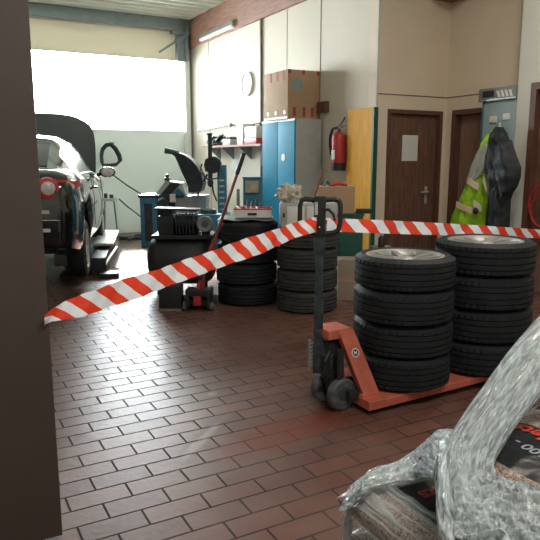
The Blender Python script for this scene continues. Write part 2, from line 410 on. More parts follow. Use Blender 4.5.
# door track and post
b = MB(); b.box(4.60, 4.70, YG-.10, YG-.02, 0, 3.45)
for z in (1.2, 1.38, 1.56, 1.74, 1.92): b.box(4.575, 4.60, YG-.08, YG-.04, z, z+.05)
struct('trim_1', b, 'white')
b = MB(); b.box(LX, XW, YG-.14, YG, 3.88, ZC); b.box(4.45, 4.66, YG-.14, YG-.005, 3.3, 3.88)
struct('trim_2', b, 'steel_beam')
b = MB(); p0 = Vector((4.05, YG-.2, 3.42)); p1 = Vector((4.62, YG-.2, 3.80)); b.cyl(p0, p1, .02); b.cyl(p0+(p1-p0)*.6, p1, .045)
b.cyl((4.62, YG-.2, 3.3), (4.62, YG-.2, 3.95), .035); b.box(4.3, 4.66, YG-.24, YG-.135, 3.78, 3.84)
tag(b.build('door_opener', 'steel_beam'), 'dark metal spring arm of the big door, up in the far corner', 'door opener')
# ribbed ceiling, ribs along x
prof = []; y = YB-.2
while y < YG+.25: prof += [(y, ZC+.0), (y+.05, ZC), (y+.075, ZC+.045), (y+.225, ZC+.045)]; y += .25
b = MB(); b.grid([[(x, py, pz) for (py, pz) in prof] for x in (LX-.2, XW+1.4)]); b.grid([[(x, py, pz+.03) for (py, pz) in prof] for x in (LX-.2, XW+1.4)])
struct('ceiling', b, 'ceiling', smooth=False)
# clock wall
b = MB(); b.box(XW, XW+.16, YD+.16, YG+.2, 0, 3.56); struct('wall_right', b, 'wall')
b = MB(); b.box(XW-.05, XW+.16, YD, YG, 3.56, ZC); struct('trim_3', b, 'beam_wood')
b = MB(); b.box(XW-.10, XW-.03, 11.93, 12, 0.0, 4.0); struct('trim_4', b, 'steel_beam')
# seams / conduit on the clock wall
for i, (px, w, t) in enumerate(((209, .012, .004), (262, .035, .03), (287, .008, .003), (320.5, .012, .004))):
    yy = on_x(px, 60, XW).y
    struct('trim_%d' % (5+i), MB().box(XW-t, XW, yy-w/2, yy+w/2, 0, 3.56), 'seam')
# recess
b = MB(); da0, da1, dz = 4.925, 5.81, 2.02
b.box(XW, da0, YD, YD+.16, 0, ZC).box(da1, XR+.2, YD, YD+.16, 0, ZC).box(da0, da1, YD, YD+.16, dz, ZC)
b.box(da0-.1, da1+.06, YD+.16, YD+.2, 0, dz+.1)  # unseen backing board, added to stop outside light leaking round the door leaf
struct('wall_back', b, 'wall_beige')
# side wall of recess with door 2 and door 3
y20, y21 = 5.38, 5.95; y30, y31 = 3.45, 4.54; z3 = 2.20; XN = 5.57
b = MB(); b.box(XR, XR+.15, y21, YD+.1, 0, ZC).box(XR, XR+.15, 4.5, y20, 0, ZC).box(XR, XR+.15, y20, y21, 2.03, ZC)
b.box(XR+.15, XR+.2, y20-.1, y21+.1, 0, 2.1)  # same added board behind the side door, blocks light from its gap
struct('wall_side', b, 'wall_beige')
b = MB(); b.box(XN, XR+.15, y31, 4.715, 0, ZC).box(XN, XR+.15, YB, y30, 0, ZC).box(XN, XR+.15, y30, y31, z3, ZC).box(XR+.02, XR+.15, y30, y31, 0, z3)
struct('wall_near', b, 'wall_white')
struct('wall_left', MB().box(LX-.15, LX, YB, YG+.2, 0, ZC+.1), 'wall')
struct('wall_rear', MB().box(LX, XR+.15, YB-.15, YB, 0, ZC+.1), 'wall')
# horizontal board joints
struct('trim_9', MB().box(XW, XR, YD-.004, YD, 2.185, 2.197), 'seam')
struct('trim_10', MB().box(XR-.004, XR, 4.72, YD, 2.185, 2.197), 'seam')
struct('trim_11', MB().box(XW-.006, XW+.02, YD-.006, YD+.02, 0, ZC), 'wall_white')
struct('trim_12', MB().box(XR-.35, XR, YD-.35, YD, 3.33, 3.42), 'beam_wood')

# door 1 (with paper)
def door(name, org, ax, w, h, leafmat, ajar=0, handle_at=None, depth=.05, fr=.05):
    """org: corner at floor; ax: 'x' wall faces -y ; 'y' wall faces -x (runs towards +y)"""
    R4 = Matrix.Translation(Vector(org)) @ (Matrix() if ax == 'x' else Matrix(((0, 1, 0, 0), (1, 0, 0, 0), (0, 0, 1, 0), (0, 0, 0, 1))))
    b = MB(); b.box(0, fr, -.012, .14, 0, h, 0, R4).box(w-fr, w, -.012, .14, 0, h, 0, R4).box(fr, w-fr, -.012, .14, h-fr, h, 0, R4)
    f = struct(name, b, 'frame_wood', smooth=False)
    lb = MB(); lb.box(fr+.004, w-fr-.004, depth, depth+.04, .008, h-fr-.004, 0, R4)
    lf = lb.build('door_leaf', leafmat, f)
    if handle_at:
        hx, hz, s = handle_at
        hb = MB(); hb.box(hx-.02, hx+.02, depth-.008, depth, hz-.11, hz+.11, 0, R4)
        hb.tube([R4 @ Vector((hx, depth, hz+.04)), R4 @ Vector((hx, depth-.05, hz+.04)), R4 @ Vector((hx+s*.12, depth-.05, hz+.04))], .012)
        hb.build('door_handle', 'grey', lf)
    return f
D2 = door('door_2', (da0, YD, 0), 'x', da1-da0, dz, 'door_wood', handle_at=(.70, .97, -1), depth=.045)
D3 = door('door_3', (XR, y20, 0), 'y', y21-y20, 2.03, 'door_light', depth=.09, fr=.06)
D4 = door('door_4', (XN, y30, 0), 'y', y31-y30, z3, 'door_wood', depth=.06, fr=.07, handle_at=(.15, 1.0, 1))
pa = on_y(402.5, 135, YD+.044); pb = on_y(417, 161, YD+.044)
tag(MB().box(0, pb.x-pa.x, -.003, 0, pb.z-pa.z, 0).build('notice_sheet', 'paper', loc=(pa.x, YD+.0445, pa.z)),
    'white printed sheet taped to the dark brown door', 'notice')
# near sliding door leaf on the left
b = MB(); b.box(-1.55, .335, 2.25, 2.31, .02, 3.35, .004); struct('door_5', b, 'leaf')

# ================================================================ LAMP, CLOCK, WALL THINGS
A = on_x(200, 41, XW-.09); B = on_x(233, 27, XW-.09)
t = thing('batten_lamp', 'long white batten lamp fixed to the red brown beam', 'lamp', (XW-.047, (A.y+B.y)/2, 3.64))
hl = abs(A.y-B.y)/2
MB().box(-.05, 0, -hl, hl, -.01, .05).build('housing', 'grey_mid', t)
MB().box(-.07, -.01, -hl+.02, hl-.02, -.06, -.01, .015).build('diffuser', 'lamp', t)
ck = on_x(248.5, 84, XW)
t = thing('wall_clock', 'round white clock high on the cream wall', 'clock', (XW, ck.y, ck.z))
RY = Matrix.Rotation(-PI/2, 4, 'Y')
MB().lathe([(.19, .001), (.195, .03), (.18, .04), (.175, .032), (.17, .028), (.17, .001)], 40, RY).build('rim', 'white', t)
MB().lathe([(.172, .026), (.172, .0285)], 40, RY).build('dial', 'white', t)
b = MB(); b.box(-.033, -.030, -.006, .006, -.01, .12); b.box(-.033, -.030, -.09, .01, -.005, .005); b.build('hands', 'dark', t)
a = on_x(198, 131, XW-.06); c = on_x(231, 125, XW-.06)
b = MB(); b.cyl(a, c, .014, n=12); b.ball(c, .035, .035, .035, 12); b.cyl(c, c+Vector((.06, 0, 0)), .012); b.cyl(a, a+Vector((.06, 0, 0)), .012)
tag(b.build('wall_rod', 'grey_mid'), 'thin horizontal metal rod with a knob end above the shelf', 'rod')
sk = on_x(262, 156, XW-.05)
tag(MB().box(-.06, 0, -.035, .035, -.16, .16, .008).build('socket', 'dark', loc=(XW-.005, sk.y, sk.z)),
    'small black socket box on the upright conduit left of the blue cabinet', 'socket')
n1 = on_x(231.5, 158, XW); n2 = on_x(238, 170, XW)
tag(MB().box(-.003, 0, 0, n1.y-n2.y, 0, n1.z-n2.z).build('wall_sheet', 'paper', loc=(XW-.001, n2.y, n2.z)), 'small white sheet on the cream wall below the shelf', 'notice')
jb = on_x(318, 110, XW-.1)
tag(MB().box(-.07, 0, -.12, .08, -.05, .09, .01).build('junction_box', 'frame_wood', loc=(XW+.003, jb.y, jb.z+.02)),
    'small dark box on the wall behind the big carton', 'box')
# shelf and what lies on it
sy0, sy1 = on_x(262, 146, 4.52).y, on_x(204, 146, 4.52).y
t = thing('wall_shelf', 'shallow reddish shelf board on brackets, loaded with workshop bits', 'shelf', (XW, (sy0+sy1)/2, 1.63))
hs = (sy1-sy0)/2
MB().box(-.26, 0, -hs, hs, 0, .03).build('board', 'plank', t)
for k in (-.85, -.3, .3, .8):
    b = MB(); b.prism([(0, k*hs-.012, 0), (-.22, k*hs-.012, 0), (-.22, k*hs-.012, -.02), (-.02, k*hs-.012, -.20), (0, k*hs-.012, -.20)], (0, .024, 0)); b.build('bracket', 'grey_mid', t)
def shelf_y(px): return on_x(px, 140, 4.6).y
for px, nm, lab, m1, w, h, lid in ((256, 'tool_case', 'grey and red plastic case at the right end of the shelf', 'grey', .40, .27, 'red'),
                            (245.5, 'white_carton', 'small white carton standing left of the grey case on the shelf', 'white', .22, .33, None)):
    t = thing(nm, lab, 'box', (XW-.13, shelf_y(px), 1.66))
    MB().box(-.12, .10, -w/2, w/2, .09 if lid else 0, h, .01).build('body', m1, t)
    if lid: MB().box(-.125, .105, -w/2-.005, w/2+.005, 0, .09, .01).build('base', lid, t); MB().tube([(-.0, -.1, h), (0, -.1, h+.05), (0, .1, h+.05), (0, .1, h)], .012).build('handle', 'dark', t)
t = thing('spray_bottle', 'dark bottle on the shelf, left of the small white carton', 'bottle', (XW-.13, shelf_y(239), 1.66))
MB().lathe([(.05, 0), (.055, .02), (.055, .16), (.02, .21), (.02, .24)], 20).build('body', 'darkmetal', t)
MB().box(-.02, .02, -.06, .03, .235, .28, .008).build('trigger', 'dark', t)
t = thing('parts_tray', 'grey tray of small parts in the middle of the shelf', 'tray', (XW-.14, shelf_y(231), 1.66))
MB().box(-.1, .1, -.15, .15, 0, .1, .01).build('body', 'grey', t)
b = MB()
for k in range(8): b.ball((random.uniform(-.07, .07), random.uniform(-.11, .11), .11), .04, .04, .03, 8)
b.build('small_parts', 'darkmetal', t)
for px, lab in ((212, 'tangled dark clamp at the left end of the shelf'), (221, 'tangled dark clamp on the shelf beside the parts tray')):
    b = MB(); pr = [(random.uniform(-.09, .09), random.uniform(-.16, .16), random.uniform(.03, .20)) for _ in range(12)]
    pr[0] = (0, 0, .02); b.tube(pr, .022, 8); b.ball((0, .1, .08), .07, .09, .08, 12); b.ball((0, -.12, .06), .06, .08, .06, 12); b.cyl((0, -.17, .03), (0, .17, .05), .028)
    tag(b.build('clamp', 'darkmetal', loc=(XW-.14, shelf_y(px), 1.665)), lab, 'clamp', 'dark tools heaped on the shelf')

# fire extinguisher
e = on_x(338.5, 150, XW-.10)
t = thing('fire_extinguisher', 'red fire extinguisher with black foot hanging on the wall beside the yellow board', 'fire extinguisher', (XW-.10, e.y, e.z-.26))
MB().lathe([(.02, .08), (.088, .09), (.09, .12), (.09, .40), (.075, .455), (.03, .48), (.03, .50)], 32).build('cylinder', 'red', t)
MB().lathe([(.088, 0), (.092, .005), (.092, .095), (.088, .10)], 32).build('foot', 'dark', t)
b = MB(); b.grid([[(.0912*math.cos(a), .0912*math.sin(a), z) for z in (.14, .20, .26)] for a in [math.radians(q) for q in (150, 165, 180, 195, 205)]]); b.build('paper_label', 'white', t)
b = MB(); b.cyl((0, 0, .49), (0, 0, .54), .02); b.box(-.015, .015, -.07, .04, .53, .55); b.tube([(0, .0, .55), (0, -.06, .60), (0, -.13, .66)], .010); b.tube([(0, .02, .54), (0, -.12, .55)], .009)
b.build('valve', 'darkmetal', t)
MB().tube([(-.01, .03, .54), (-.01, .12, .53), (-.02, .165, .44), (-.02, .165, .32), (-.03, .12, .20)], .018).build('hose', 'dark', t)
MB().box(.085, .104, -.03, .03, .05, .45).build('wall_bracket', 'grey_mid', t)

# yellow board leaning on wall end
ya = on_x(349, 108, XW-.05).y
t = thing('yellow_board', 'tall yellow varnished wooden board with a dark green edge standing against the wall', 'board', (XW-.045, 0, 0))
MB().box(-.02, .02, YD-.02, ya, .0, 2.03).build('panel', 'yellow_wood', t)
MB().box(-.022, .04, YD-.052, YD-.02, 0, 2.03).build('edge_strip', 'green', t)

# blue cabinet
t = thing('metal_cabinet', 'tall blue and grey metal cabinet against the cream wall', 'cabinet', (4.30, 7.19, 0))
MB().box(.02, .42, 0, .92, 0, 1.955, .004).build('body', 'grey', t)
for k in (0, 1):
    d = MB().box(0, .02, .01+k*.455, .455+k*.455, .06, 1.93, .003).build('door', 'blue', t)
    if k == 0: MB().box(-.012, 0, .40, .43, .92, 1.06, .008).build('lock_handle', 'dark', d)
MB().lathe([(.05, .0), (.05, .003)], 20, Matrix.Translation((-.001, .30, 1.45)) @ RY).build('round_sticker', 'white', t)
MB().box(-.004, .022, 0, .92, 1.93, 1.957).build('top_lip', 'grey', t)
# carton on the cabinet
t = thing('moving_carton', 'big brown carton with red print standing on top of the blue cabinet', 'carton', (4.255, 7.30, 1.958))
cw, cl, ch = .50, .66, .63
MB().box(0, cw, 0, cl, 0, ch, .003).build('box', 'carton', t)
b = MB()
for q in ((.08, .125, -.004, 0, .03, .15), (.23, .275, -.004, 0, .03, .15), (.36, .405, -.004, 0, .03, .15), (.22, .26, -.004, 0, ch-.06, ch), (.45, .49, -.004, 0, ch-.05, ch), (0, .05, -.004, 0, ch-.05, ch),
          (-.004, 0, .10, .15, ch-.13, ch-.01), (-.004, 0, .26, .31, ch-.13, ch-.01), (-.004, 0, .44, .49, ch-.13, ch-.01)):
    MB().box(*q).build('red_print', 'redprint', t)
b = MB().lathe([(.085, 0), (.085, .003)], 28, Matrix.Translation((.14, -.003, .44)) @ Matrix.Rotation(PI/2, 4, 'X')); b.build('round_print', 'skyblue', t)
b = MB()
for y in (.06, .30, .52): MB().box(-.004, 0, y, y+.05, .06, .11).build('white_tag', 'white', t)
MB().box(-.004, .0, .0, cl, -.001, .03).build('bottom_tape', 'frame_wood', t)

# locker with radio, vest, coat
t = thing('locker', 'tall grey blue metal locker against the side wall, coats hooked on its door', 'locker', (5.58, 4.722, 0))
MB().box(.015, .29, 0, .455, 0, 2.06, .004).build('body', 'locker', t)
MB().box(0, .016, .008, .452, .04, 2.04, .003).build('door', 'locker', t)
MB().box(-.002, .29, .456, .475, .0, 2.06).build('side_edge', 'blue_machine', t)
for y, z in ((.30, 1.86), (.12, 1.88)): MB().box(-.02, 0, y-.045, y+.045, z-.035, z+.035, .008).build('name_plate', 'white', t)
MB().tube([(-.0, .21, 1.76), (-.05, .21, 1.74), (-.055, .21, 1.79)], .007).build('hook', 'chrome', t)
t = thing('radio', 'silver grey box with bright stripes lying on top of the locker', 'radio', (5.56, 4.725, 2.062))
MB().box(0, .26, 0, .52, 0, .14, .012).build('body', 'grey_mid', t)
b = MB()
for k in range(4): b.prism([(-.004, .04+k*.055, .03), (-.004, .07+k*.055, .03), (-.004, .10+k*.055, .10), (-.004, .07+k*.055, .10)], (.005, 0, 0))
b.build('stripe', 'white', t)
MB().box(-.004, .002, .0, .52, .0, .02).build('bottom_trim', 'chrome', t)
MB().box(-.003, .002, .30, .46, .04, .11, .004).build('display', 'dark', t)

def garment(outline, X, depth, fold=.02, seed=0, nf=9):
    """outline: (py, pxL, pxR) rows, lofted as a closed padded shape hanging in the plane x=X"""
    rnd = random.Random(seed); ph = [rnd.uniform(0, 6) for _ in range(4)]
    rows = []
    dense = []
    for i in range(len(outline)-1):
        a, c = outline[i], outline[i+1]
        for k in range(4):
            u = k/4; dense.append(tuple(a[j]*(1-u)+c[j]*u for j in range(3)))
    dense.append(outline[-1])
    n = 28
    for r, (py, l, rt) in enumerate(dense):
        A = on_x(l, py, X); B = on_x(rt, py, X); ring = []
        dd = depth*min(1, .3+r/6)
        for j in range(n):
            u = j/(n-1); q = 1-abs(2*u-1)**2.2
            p = A.lerp(B, u); f = fold*math.sin(nf*u+ph[0]+r*.12)+fold*.6*math.sin(nf*2.1*u+ph[1]-r*.2)+fold*.5*math.sin(r*.9+ph[2]+3*u)
            ring.append(Vector((X-dd*q-f*q, p.y, p.z)))
        for j in range(n-2, 0, -1):
            u = j/(n-1); p = A.lerp(B, u); ring.append(Vector((X+.01, p.y, p.z)))
        rows.append(ring)
    return rows
XV = 5.50
t = thing('safety_jacket', 'yellow green high visibility jacket with pale bands hanging left of the black coat', 'jacket', (0, 0, 0))
rows = garment([(134, 487, 497), (143, 482, 496), (155, 480, 494), (172, 470, 491), (185, 466, 489), (200, 459, 488), (215, 452, 486), (228, 449, 485), (243, 447, 484)], XV, .10, .016, 3)
MB().grid(rows, close_v=True).build('shell', 'hivis', t)
rows = garment([(144, 482, 489), (152, 477, 490), (165, 471, 488), (176, 468, 481), (183, 467, 474)], XV-.085, .05, .010, 5)
MB().grid(rows, close_v=True).build('lining', 'hivis_grey', t)
def band(pts, X, w):
    b = MB(); rows = []
    for (px, py) in pts:
        p = on_x(px, py, X); rows.append([p+Vector((0, 0, w/2)), p-Vector((0, 0, w/2)), p+Vector((.012, 0, -w/2)), p+Vector((.012, 0, w/2))])
    return b.grid(rows, close_v=True)
band([(467, 180), (470, 182), (474, 185), (478, 187)], XV-.135, .075).build('reflective_band', 'band', t)
band([(456, 204), (461, 207), (466, 209), (472, 211)], XV-.135, .065).build('reflective_band', 'band', t)
band([(473, 203), (477, 206), (481, 209)], XV-.135, .07).build('reflective_band', 'band', t)
band([(483, 178), (485, 185), (487, 190)], XV-.125, .09).build('reflective_band', 'band', t)
MB().ball(on_x(475.5, 211, XV-.15), .02, .04, .04, 10).build('buckle', 'dark', t)
MB().tube([on_x(492, 137, XV-.05), on_x(494, 132, XV-.02), on_x(496, 128, 5.585)], .008).build('hanger_loop', 'white', t)
t = thing('black_coat', 'black padded coat hooked on the locker door', 'coat', (0, 0, 0))
rows = garment([(127, 496, 503), (133, 493, 507), (143, 489, 511), (156, 485, 516), (168, 484, 521), (176, 487, 520), (188, 490, 515), (200, 491, 511), (220, 490, 510), (243, 489, 509)], XV-.12, .12, .022, 8, 11)
MB().grid(rows, close_v=True).build('shell', 'jacket', t)
rows = garment([(140, 492, 512), (147, 489, 514), (156, 487, 517), (168, 487, 521.5), (177, 490, 521), (186, 496, 518), (193, 502, 513)], XV-.18, .09, .016, 21, 8)
MB().grid(rows, close_v=True).build('hood', 'jacket', t)
rows = garment([(186, 491, 501), (196, 492, 500), (210, 491, 501), (225, 490, 500), (242, 490, 500)], XV-.20, .05, .012, 23, 6)
MB().grid(rows, close_v=True).build('sleeve', 'jacket', t)
MB().tube([on_x(500, 133, XV-.17), on_x(500, 126, XV-.1), on_x(500, 123, 5.585)], .008).build('hanger_loop', 'white', t)
# red hose loop on the near door
cc = on_x(543, 207, 5.53)
b = MB(); b.tube([cc+Vector((0, .17*math.cos(a)*(1+.2*math.sin(a)), .22*math.sin(a))) for a in [2*PI*k/28 for k in range(28)]], .012, 8, closed=True)
b.tube([cc+Vector((-.02, .13*math.cos(a), .17*math.sin(a)-.03)) for a in [2*PI*k/28 for k in range(28)]], .010, 8, closed=True)
b.cyl(cc+Vector((0, -.02, .20)), cc+Vector((.06, -.02, .23)), .012)
tag(b.build('cable_coil', 'red'), 'coil of red cable hanging on the brown door at the right edge', 'cable')

# ================================================================ WHEELS AND TYRES
def tyre_bm(R, w, rimR, seg=144, blocks=True, lug=.006):
    h = w/2; sh = R-.012
    prof = [(rimR, -h*.80), (rimR+.012, -h*.86), (rimR+(R-rimR)*.45, -h), (R-.035, -h*.97), (sh-.004, -h*.84)]
    k0 = len(prof)
    xs = [-.78, -.60, -.585, -.545, -.53, -.27, -.255, -.215, -.20, .0-.02, .02]
    pr = [(-.78, 0), (-.56, 0), (-.555, 1), (-.50, 1), (-.495, 0), (-.235, 0), (-.23, 1), (-.17, 1), (-.165, 0), (.165, 0), (.17, 1), (.23, 1), (.235, 0), (.495, 0), (.50, 1), (.555, 1), (.56, 0), (.78, 0)]
    for u, g in pr: prof.append((R-.014*g-.006*abs(u)**3, u*h))
    k1 = len(prof)
    prof += [(sh-.004, h*.84), (R-.035, h*.97), (rimR+(R-rimR)*.45, h), (rimR+.012, h*.86), (rimR, h*.80), (rimR-.004, h*.4), (rimR-.004, -h*.4)]
    def rf(k, j):
        if not blocks: return 0
        if k in (k0-1, k0, k0+1) or k in (k1-2, k1-1, k1): return -lug if j % 3 == 0 else 0
        if k0+1 < k < k1-2 and k % 4 in (0, 1): return -lug*.7 if (j+k) % 4 == 0 else 0
        return 0
    return MB().lathe(prof, seg, Matrix.Translation((0, 0, h)), closed=True, rf=rf)
def alloy_bm(r, w, dish=.03):
    b = MB(); h = w/2; T = Matrix.Translation((0, 0, h))
    b.lathe([(r+.004, h*.80), (r+.012, h*.92), (r-.004, h*.94), (r-.012, h*.86), (r-.03, h*.5), (r-.035, -h*.6), (r-.02, -h*.8), (r+.004, -h*.86), (r+.0, 0)], 60, T, closed=True)
    z = h*.88
    for k in range(5):
        for s in (-1, 1):
            a = 2*PI*k/5+s*.16; a2 = 2*PI*k/5+s*.30
            u = Vector((math.cos(a), math.sin(a), 0)); u2 = Vector((math.cos(a2), math.sin(a2), 0)); q = Vector((-math.sin(a), math.cos(a), 0))
            i0 = u*.045; o0 = u2*(r-.008)
            pl = [i0-q*.011, o0-q*.015, o0+q*.015, i0+q*.011]
            b.prism([Vector((p.x, p.y, h+z-.0-(.018 if i in (0, 3) else 0))) for i, p in enumerate(pl)], (0, 0, -.022))
    b.lathe([(.001, z-.035), (.06, z-.035), (.068, z-.02), (.05, z-.012), (.03, z-.005), (.001, z-.003)], 30, T)
    return b
WHEEL = {}
def wheel_proto(key, R, w, rimR, label, group):
    t = thing('car_wheel', label, 'wheel', (0, 0, 0), 0, group)
    tyre_bm(R, w, rimR).build('tyre', 'rubber', t)
    r = alloy_bm(rimR, w).build('rim', 'alloy', t)
    b = MB().lathe([(.002, w*.80), (rimR-.034, w*.80), (rimR-.034, w*.78), (.002, w*.78)], 40); b.build('hole_shade_disc', 'dark', r)  # added dark disc stands in for the shade in the rim holes
    return t
rank = ['at the bottom', 'second from the bottom', 'third from the bottom', 'on top']
def stack(key, x, y, z, R, w, rimR, where, group, jit=.008):
    pr = None
    for k in range(4):
        lab = 'alloy wheel %s of %s' % (rank[k], where)
        if pr is None: pr = wheel_proto(key, R, w, rimR, lab, group); o = pr
        else: o = copy_tree(pr); o['label'] = lab
        o.location = (x+random.uniform(-jit, jit), y+random.uniform(-jit, jit), z+k*(w+.001)); o.rotation_euler = (0, 0, random.uniform(0, 6))
stack('a', 2.478, 2.845, .087, .300, .194, .222, 'the front tyre stack on the orange pallet jack', 'wheels of the front stack on the pallet jack')
stack('b', 3.105, 2.80, .087, .311, .208, .222, 'the taller rear stack on the jack', 'wheels of the rear stack on the pallet jack', .005)
def tyres(x, y, R, w, where, group, m, n=4, jit=.012):
    pr = tyre_bm(R, w, R*.62, 96).build('tyre', m)
    for k in range(n):
        o = pr if k == 0 else pr.copy()
        if k: C.objects.link(o)
        tag(o, 'worn black tyre %s of %s' % (rank[k], where), 'tyre', group)
        o.location = (x+random.uniform(-jit, jit), y+random.uniform(-jit, jit), k*(w+.001)); o.rotation_euler = (0, 0, random.uniform(0, 6))
tyres(2.775, 5.545, .305, .205, 'the dark left stack beside the trolley jack', 'tyres in the far left stack', 'rubber')
tyres(3.145, 5.00, .290, .20, 'the ribbed stack behind the jack handle', 'tyres in the far middle stack', 'rubber_worn')

# ================================================================ PALLET JACK
t = thing('pallet_jack', 'orange pallet jack with black handle carrying two tyre stacks', 'pallet jack', (0, 0, 0))
JY = 2.885
for y0 in (2.612, 2.998):
    b = MB()
    b.prism([(2.06, y0, .03), (3.23, y0, .05), (3.27, y0, .07), (3.25, y0, .085), (2.06, y0, .085)], (0, .16, 0))
    fk = b.build('fork', 'orange', t, bevel=.004)
    MB().cyl((3.05, y0+.04, .036), (3.05, y0+.12, .036), .036).build('load_roller', 'wheel_grey', fk)
for s in (-1, 1):      # sloping side plates
    yo = JY+s*.20; yi = JY+s*.088
    b = MB()
    top = [Vector((1.975, yi, .455)), Vector((2.075, yi-s*.0, .464))]; bot = [Vector((2.195, yo, .083)), Vector((2.08, yo, .083))]
    th = Vector((0, s*-.05, .0))
    b.prism([top[0], top[1], bot[0], bot[1]], th)
    b.box(2.065, 2.16, min(yo, yo-s*.06), max(yo, yo-s*.06), .083, .10)
    lg = b.build('side_plate', 'orange', t, bevel=.004)
    if s < 0:
        nrm = (top[1]-top[0]).cross(bot[1]-top[0]).normalized()
        if nrm.y > 0: nrm = -nrm
        cpos = top[0].lerp(bot[1], .34).lerp(top[1].lerp(bot[0], .34), .5)+nrm*.002
        q = nrm.to_track_quat('Z', 'Y').to_matrix().to_4x4()
        MB().lathe([(.026, 0), (.026, .001)], 24, Matrix.Translation(cpos) @ q).build('round_sticker', 'white', lg)
        MB().lathe([(.020, .001), (.020, .0018)], 24, Matrix.Translation(cpos) @ q).build('sticker_ring', 'dark', lg)
        tm = text_mesh('M', .03)
        rx = Vector((1, 0, 0)); rx = (rx-nrm*rx.dot(nrm)).normalized(); uz = nrm.cross(rx)
        B3 = Matrix((rx, uz, nrm)).transposed().to_4x4()
        tm.transform(Matrix.Translation(cpos+nrm*.0024-rx*.013-uz*.010) @ B3); tm.materials.append(M['white'])
        to = bpy.data.objects.new('sticker_letter', tm); C.objects.link(to); to.parent = lg
b = MB(); b.box(1.905, 2.07, JY-.085, JY+.085, .415, .468, .006); b.build('head_plate', 'orange', t)
MB().box(2.0, 2.07, JY-.17, JY+.17, .06, .12, .01).build('axle_beam', 'dark', t)
b = MB(); b.box(1.93, 2.03, JY-.05, JY+.05, .13, .39, .01); b.cyl((1.965, JY, .20), (1.965, JY, .385), .055); b.cyl((1.97, JY-.11, .17), (1.97, JY-.11, .36), .02)
b.tube([(1.93, JY-.06, .34), (1.88, JY-.09, .30), (1.88, JY-.08, .22), (1.95, JY-.06, .17)], .010)
b.tube([(2.1, JY, .13), (2.3, JY, .07)], .015); b.build('hydraulic_pump', 'dark', t)
# steering unit turned towards the camera
RS = Matrix.Translation((1.975, JY-.04, 0)) @ Matrix.Rotation(-PI/2+.08, 4, 'Z')
for s in (-1, 1):
    m4 = RS @ Matrix.Translation((s*.075, 0, .096)) @ Matrix.Rotation(PI/2, 4, 'Y')
    w = MB().lathe([(.045, -.026), (.084, -.026), (.094, -.018), (.094, .018), (.084, .026), (.045, .026), (.045, .018), (.03, .018), (.03, -.018), (.045, -.018)], 36, m4, closed=True).build('steering_wheel', 'wheel_grey', t)
    MB().lathe([(.001, -.022), (.03, -.022), (.03, .022), (.001, .022)], 20, m4).build('hub', 'steering', w)
b = MB(); b.cyl(RS @ Vector((-.09, 0, .092)), RS @ Vector((.09, 0, .092)), .016); b.box(-.03, .03, -.04, .04, .09, .20, .008, RS)
b.cyl((1.965, JY-.02, .17), (1.965, JY-.02, .22), .05); b.build('steering_yoke', 'dark', t)
# handle: lower bracket, bar, loop
h0 = on_line(331, 352, (1.0, JY), (3, JY)); 
hb = Vector((1.885, JY-.01, 0))
RH = Matrix.Translation(hb) @ Matrix.Rotation(-YAW-.12, 4, 'Z')
b = MB(); b.prism([(-.030, .0, .20), (.045, .0, .20), (.040, .0, .36), (.018, .0, .46), (-.018, .0, .46), (-.030, .0, .36)], (0, .035, 0), RH)
b.box(.0, .09, .0, .07, .22, .32, .01, RH); b.build('handle_bracket', 'steering', t, bevel=.003)
b = MB(); b.box(-.026, .026, .004, .036, .42, .66, .004, RH); b.box(-.022, .022, .006, .034, .62, 1.02, .004, RH)
b.box(-.030, .030, .002, .036, .90, 1.01, .006, RH); b.build('handle_bar', 'steering', t)
b = MB()
for k in range(7): b.cyl(RH @ Vector((-.025, .01, .25+k*.022)), RH @ Vector((-.055, .01, .24+k*.022)), .006, n=8)
b.tube([RH @ Vector((-.05, .01, z)) for z in (.22, .28, .34, .40)], .008); b.build('chain_spring', 'grey_mid', t)
b = MB(); b.box(-.034, .032, -.014, .05, 1.005, 1.222, .010, RH); hd = b.build('handle_head', 'dark', t)
for s in (-1, 1):
    w = .112
    pts = [(s*.02, .015, 1.20), (s*(w-.03), .012, 1.205), (s*(w-.008), .012, 1.197), (s*w, .012, 1.17), (s*w, .012, 1.07), (s*(w-.01), .012, 1.035), (s*(w-.035), .012, 1.02), (s*.02, .012, 1.012)]
    MB().tube([RH @ Vector(p) for p in pts], .014, 12).build('grip_loop', 'dark', t)
MB().tube([RH @ Vector(p) for p in ((.02, -.01, 1.15), (.05, -.02, 1.15), (.075, -.03, 1.125), (.085, -.035, 1.09))], [.009, .009, .009, .006], 10).build('release_lever', 'dark', t)
MB().box(-.028, -.012, -.014, -.0118, 1.12, 1.19, 0, RH).build('pale_label', 'white', t)
MB().ball(RH @ Vector((.0, -.013, 1.05)), .008, .005, .008, 10).build('screw', 'chrome', t)

# ================================================================ BARRIER TAPE
def interp(tab, x):
    for i in range(len(tab)-1):
        a, c = tab[i], tab[i+1]
        if x <= c[0] or i == len(tab)-2:
            u = (x-a[0])/(c[0]-a[0]); return [a[j]*(1-u)+c[j]*u for j in (1, 2)]
PA, PB, PC = (.345, 2.235), (1.845, 2.80), (5.56, 4.20); PB2 = (1.925, 2.935)
left = [(44, 316, 327), (52, 308, 322), (84, 293.5, 316), (120, 280.6, 304), (158, 269, 290.5), (200, 255, 274.5), (224, 246, 266.7), (269, 231, 250.4), (300, 221, 236), (316, 217, 232)]
right = [(314, 217, 232), (340, 218.5, 231.8), (390, 220.5, 233.8), (440, 223, 235.2), (490, 226, 237), (540, 229.6, 238.3), (549, 230, 239)]
reds = [58, 84, 113, 138, 163, 185, 205, 224, 243, 258, 273, 288, 300, 313, 344, 370, 392, 412, 433, 449, 468, 486, 503, 520, 534, 549, 563, 577]
rows = []; uvs = []; nacross = 5
xs = [44+i*3.0 for i in range(int((549-44)/3)+1)]
